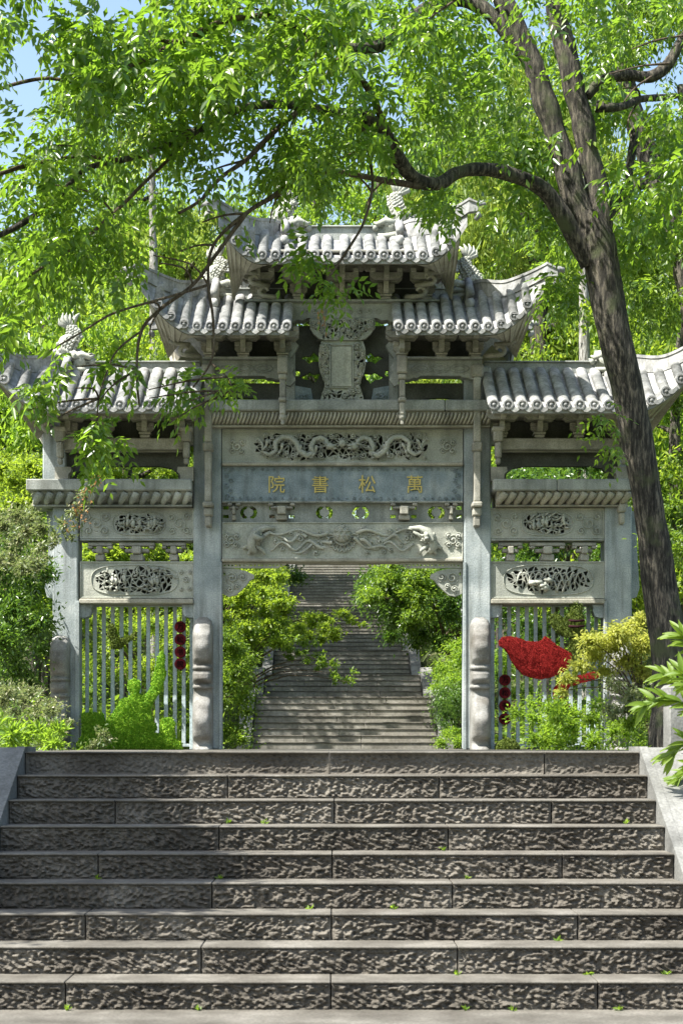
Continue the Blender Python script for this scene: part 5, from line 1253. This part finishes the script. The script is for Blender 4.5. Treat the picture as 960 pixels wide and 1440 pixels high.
# ---- background trees: shared crowns, individual trees
def crown_mesh(name, mat, kind, seed, n=15000):
    rg = np.random.default_rng(seed); parts = []
    ncl = 80
    for i in range(ncl):
        d = nrm(rg.normal(size=3)); d[2] = d[2]*.9+.1; rr_ = rg.uniform(.45, 1.0)
        c = d*rr_*np.array([1, 1, 1.15]); r = rg.uniform(.16, .30)
        k = n//ncl
        if kind == 'pine':
            P = np.array(c)+nrm(rg.normal(size=(k, 3)))*(rg.random(k)**.5)[:, None]*np.array([r, r, r*.45]); A = rg.normal(size=(k, 3)); A[:, 2] += .5; N = rg.normal(size=(k, 3)); parts.append(leafgeo(P, A, N, rg.uniform(.07, .13, k), np.full(k, .010)))
        else:
            P = np.array(c)+nrm(rg.normal(size=(k, 3)))*(rg.random(k)**.45)[:, None]*np.array([r, r, r*.55]); A = rg.normal(size=(k, 3)); A[:, 2] -= .4; N = rg.normal(size=(k, 3))*.6; N[:, 2] += 1; L = rg.uniform(.035, .06, k); parts.append(leafgeo(P, A, N, L, L*.5))
    V, F = merge(parts); o = quads('x', V, F, mat); me = o.data; me.name = name; bpy.data.objects.remove(o); return me
CM = {}
for key, mat, kind in (('y', 'leafyel', 'b'), ('l', 'leaflime', 'b'), ('m', 'leafmid', 'b'), ('d', 'leafdark', 'b'), ('p', 'needle', 'pine')):
    CM[key] = [crown_mesh('crown_'+mat+str(i), mat, kind, 10+i, 26000 if kind == 'pine' else 17000) for i in range(2)]
def tree_trunk(b, h, cr, pine=False):
    limb(b, [Vector((0, 0, -.6)), Vector((.1, 0, h*.3)), Vector((-.05, .05, h*.65)), Vector((.05, 0, h*.92))], [.03*h*.7, .02*h, .014*h, .004*h], 8, 4, .08)
    for k in range(11):
        a = k*2.4; z = h*(.42+.045*k); L = cr*(.9-.05*k); d = Vector((math.cos(a), math.sin(a), .35))
        limb(b, [Vector((0, 0, z)), Vector((0, 0, z))+d*L*.5, Vector((0, 0, z))+d*L+Vector((0, 0, .1*L))], [.008*h, .005*h, .0015*h], 5, 3, .05)
TREES = [ # photo column of the trunk, depth, height, crown radius, kind, label
 (440, 128, 44, 8, 'l', 'tree closing the view at the very top of the stairs'), (530, 134, 47, 8.5, 'y', 'sunlit tree beyond the top of the stairs on the right'), (350, 126, 40, 7.5, 'm', 'tree beyond the top of the stairs on the left'),
 (715, 40, 15, 2.2, 'p', 'pine close behind the tip of the top roof'), (600, 48, 19, 2.8, 'm', 'green tree behind the top roof ridge'), (470, 54, 21, 3, 'l', 'lime tree behind the centre of the top roof'), (655, 58, 22, 3.2, 'd', 'tall dark tree behind the right swept corner of the top roof'), (850, 46, 13.5, 2.6, 'm', 'green tree close behind the big trunk'),
 (60, 40, 11, 3.2, 'y', 'yellow-green tree behind the left swept roof corner'), (150, 44, 12, 3.0, 'l', 'lime green tree behind the low left roof'),
 (262, 50, 15.5, 2.6, 'p', 'soft feathery pine rising left of the middle roof'), (205, 56, 17, 3.0, 'p', 'tall pine behind the left boughs'), (322, 60, 18, 2.8, 'p', 'slender pine showing above the top roof on the left'),
 (20, 55, 16, 4.0, 'm', 'green tree far up the slope at the left edge'), (110, 62, 15, 4.0, 'y', 'bright crown far behind the left boughs'), (400, 66, 22, 3.6, 'm', 'green tree on the hill straight above the stairs'),
 (500, 70, 25, 3.6, 'd', 'dark tree on the hilltop above the top roof'), (590, 62, 23, 3.2, 'p', 'pine behind the top roof right of centre'), (690, 52, 17, 2.6, 'p', 'pine hanging behind the right roof corner'),
 (735, 45, 12.5, 2.2, 'm', 'green tree between the top roof and the big trunk'), (800, 38, 9.3, 2.2, 'y', 'sunlit yellow-green maple behind the low right roof'), (880, 40, 10, 2.6, 'l', 'sunlit lime maple right of the big trunk'),
 (950, 36, 9.5, 2.6, 'y', 'yellow-green maple at the right edge behind the eave'), (1010, 46, 14, 3.4, 'm', 'green tree beyond the right edge'), (880, 58, 16, 3.4, 'm', 'mid green tree high on the right slope'), (780, 64, 16, 3.4, 'y', 'pale sunlit tree high on the right slope'),
 (-60, 44, 13, 3.6, 'd', 'dark tree beyond the left edge'), (640, 46, 9, 2.2, 'd', 'dark evergreen behind the right bay'), (700, 41, 7.5, 2.2, 'd', 'dark evergreen close behind the right bay'), (240, 40, 7.5, 2.3, 'l', 'lime tree behind the left bay'), (330, 56, 11, 3, 'm', 'green tree left of the upper stairs'),
 (560, 66, 13, 3, 'm', 'green tree right of the upper stairs'), (300, 76, 18, 4.2, 'y', 'sunlit tree far up the slope left of the stairs'), (620, 82, 20, 4.2, 'l', 'sunlit tree far up the slope right of the stairs'), (470, 100, 19, 4.6, 'm', 'tree at the head of the stairs'), (400, 96, 17, 4.2, 'd', 'dark tree left of the head of the stairs'), (540, 96, 17, 4.2, 'm', 'tree right of the head of the stairs'),
 (180, 34, 8.2, 2.0, 'y', 'yellow-green maple over the low left roof ridge'), (40, 33, 8.5, 2.2, 'l', 'lime tree beyond the left swept eave'), (930, 50, 11.5, 3.0, 'l', 'lime crown above the right eave')]
for i, (px, D, h, cr, key, lab) in enumerate(TREES):
    x = (px-HX)*D/FPX
    if abs(x-XU) < 4.2 and D < 120: x = XU+(4.6 if x > XU else -7.)
    z = ground_z(x, D)
    ztop = h if key != 'z' else h
    h_ = max(5, (h-z)) if D < 200 else h
    r = empty({'p': 'pine_tree', 'd': 'evergreen_tree'}.get(key, 'broadleaf_tree'), (x, D, z), lab, 'tree')
    b = MB(); 
    b2 = MB(); tree_trunk(b2, h_, cr); b2.v = [(v[0]+x, v[1]+D, v[2]+z) for v in b2.v]; b2.build('trunk', 'bark', r)
    o = link('crown', CM[key][i % 2], r, (x, D, z+h_*.62), kind='stuff'); o.scale = (cr, cr, max(cr*.9, h_*.40)); o.rotation_euler = (0, 0, i*1.3)
# the pale speckled trunk seen beside the big trunk
r = empty('pale_trunk_tree', (at(822, 1051, 36).x, 36, 0), 'slim pale speckled trunk standing behind the low right roof', 'tree')
P, R = pth([(824, 1051, 10), (823, 800, 9), (822, 600, 8), (820, 420, 7), (818, 260, 6), (816, 120, 5)], 36); b = MB(); limb(b, P, R, 10, 6, .03); b.build('trunk', 'barkpale', r)
V, F = merge([blob(at(816+rr.uniform(-50, 50), rr.uniform(60, 250), 36), .7, 300, .12) for _ in range(10)]); quads('crown', V, F, 'leafmid', r, WO[r.name], kind='stuff')
r = empty('pale_trunk_tree', (at(212, 1051, 38).x, 38, 0), 'slim pale trunk showing through the boughs above the low left roof', 'tree')
P, R = pth([(216, 1051, 8), (217, 600, 7), (216, 400, 6), (214, 250, 5), (212, 160, 4)], 38); b = MB(); limb(b, P, R, 10, 6, .03); b.build('trunk', 'barkpale', r)
V, F = merge([blob(at(214+rr.uniform(-40, 40), rr.uniform(120, 260), 38), .6, 260, .1) for _ in range(8)]); quads('crown', V, F, 'needle', r, WO[r.name], kind='stuff')
# undergrowth over the slopes
parts = []
N_ = 70000; ux = RNG.uniform(-26, 27, N_); uy = 26+RNG.random(N_)**1.4*85
ok = abs(ux-XU) > 2.7; ux, uy = ux[ok], uy[ok]; uz = np.array([ground_z(a, c) for a, c in zip(ux, uy)])+RNG.random(len(ux))**1.5*(.75)
k = len(ux); A = RNG.normal(size=(k, 3)); A[:, 2] += .3; Nn = RNG.normal(size=(k, 3))*.6; Nn[:, 2] += 1; L = RNG.uniform(.12, .24, k)
V, F = leafgeo(np.stack([ux, uy, uz], 1), A, Nn, L, L*.45); quads('undergrowth', V, F, 'leafmid', kind='stuff', label='leafy undergrowth covering the wooded slopes', category='undergrowth')
N_ = 9000; s_ = RNG.choice([-1, 1], N_); ux = s_*RNG.uniform(3.1, 9, N_); uy = RNG.uniform(8.5, 24, N_); uz = np.array([ground_z(a, c) for a, c in zip(ux, uy)])+RNG.random(N_)*.14
A = RNG.normal(size=(N_, 3)); A[:, 2] += .6; L = RNG.uniform(.05, .11, N_); V, F = leafgeo(np.stack([ux, uy, uz], 1), A, RNG.normal(size=(N_, 3)), L, L*.35)
quads('ground_cover', V, F, 'leafmid', kind='stuff', label='low green plants on the banks beside the steps', category='ground cover')
# tree left of the steps, outside the picture, whose crown shades the left of the steps
sx = SUN.x/SUN.z; sy = SUN.y/SUN.z
r = empty('roadside_tree', (-6.6, 8.2, ground_z(-6.6, 8.2)), 'tree standing left of the lower steps, shading them', 'tree')
b = MB(); limb(b, [Vector((-6.6, 8.2, -1.8)), Vector((-6.4, 8.3, 1.5)), Vector((-6.0, 8.4, 4))], [.25, .2, .1], 10, 5, .05); b.build('trunk', 'bark', r)
parts = []
for _ in range(120):
    tx, ty = random.uniform(-3.2, -1.0), random.uniform(10.3, 12.6); hz = random.uniform(4.2, 6.0)
    if tx > -1.4 and random.random() < .6: continue
    parts.append(blob((tx+sx*hz, ty+sy*hz, hz-.4), random.uniform(.3, .5), 300, .12))
V, F = merge(parts); quads('crown', V, F, 'leaf', r, WO[r.name], kind='stuff')
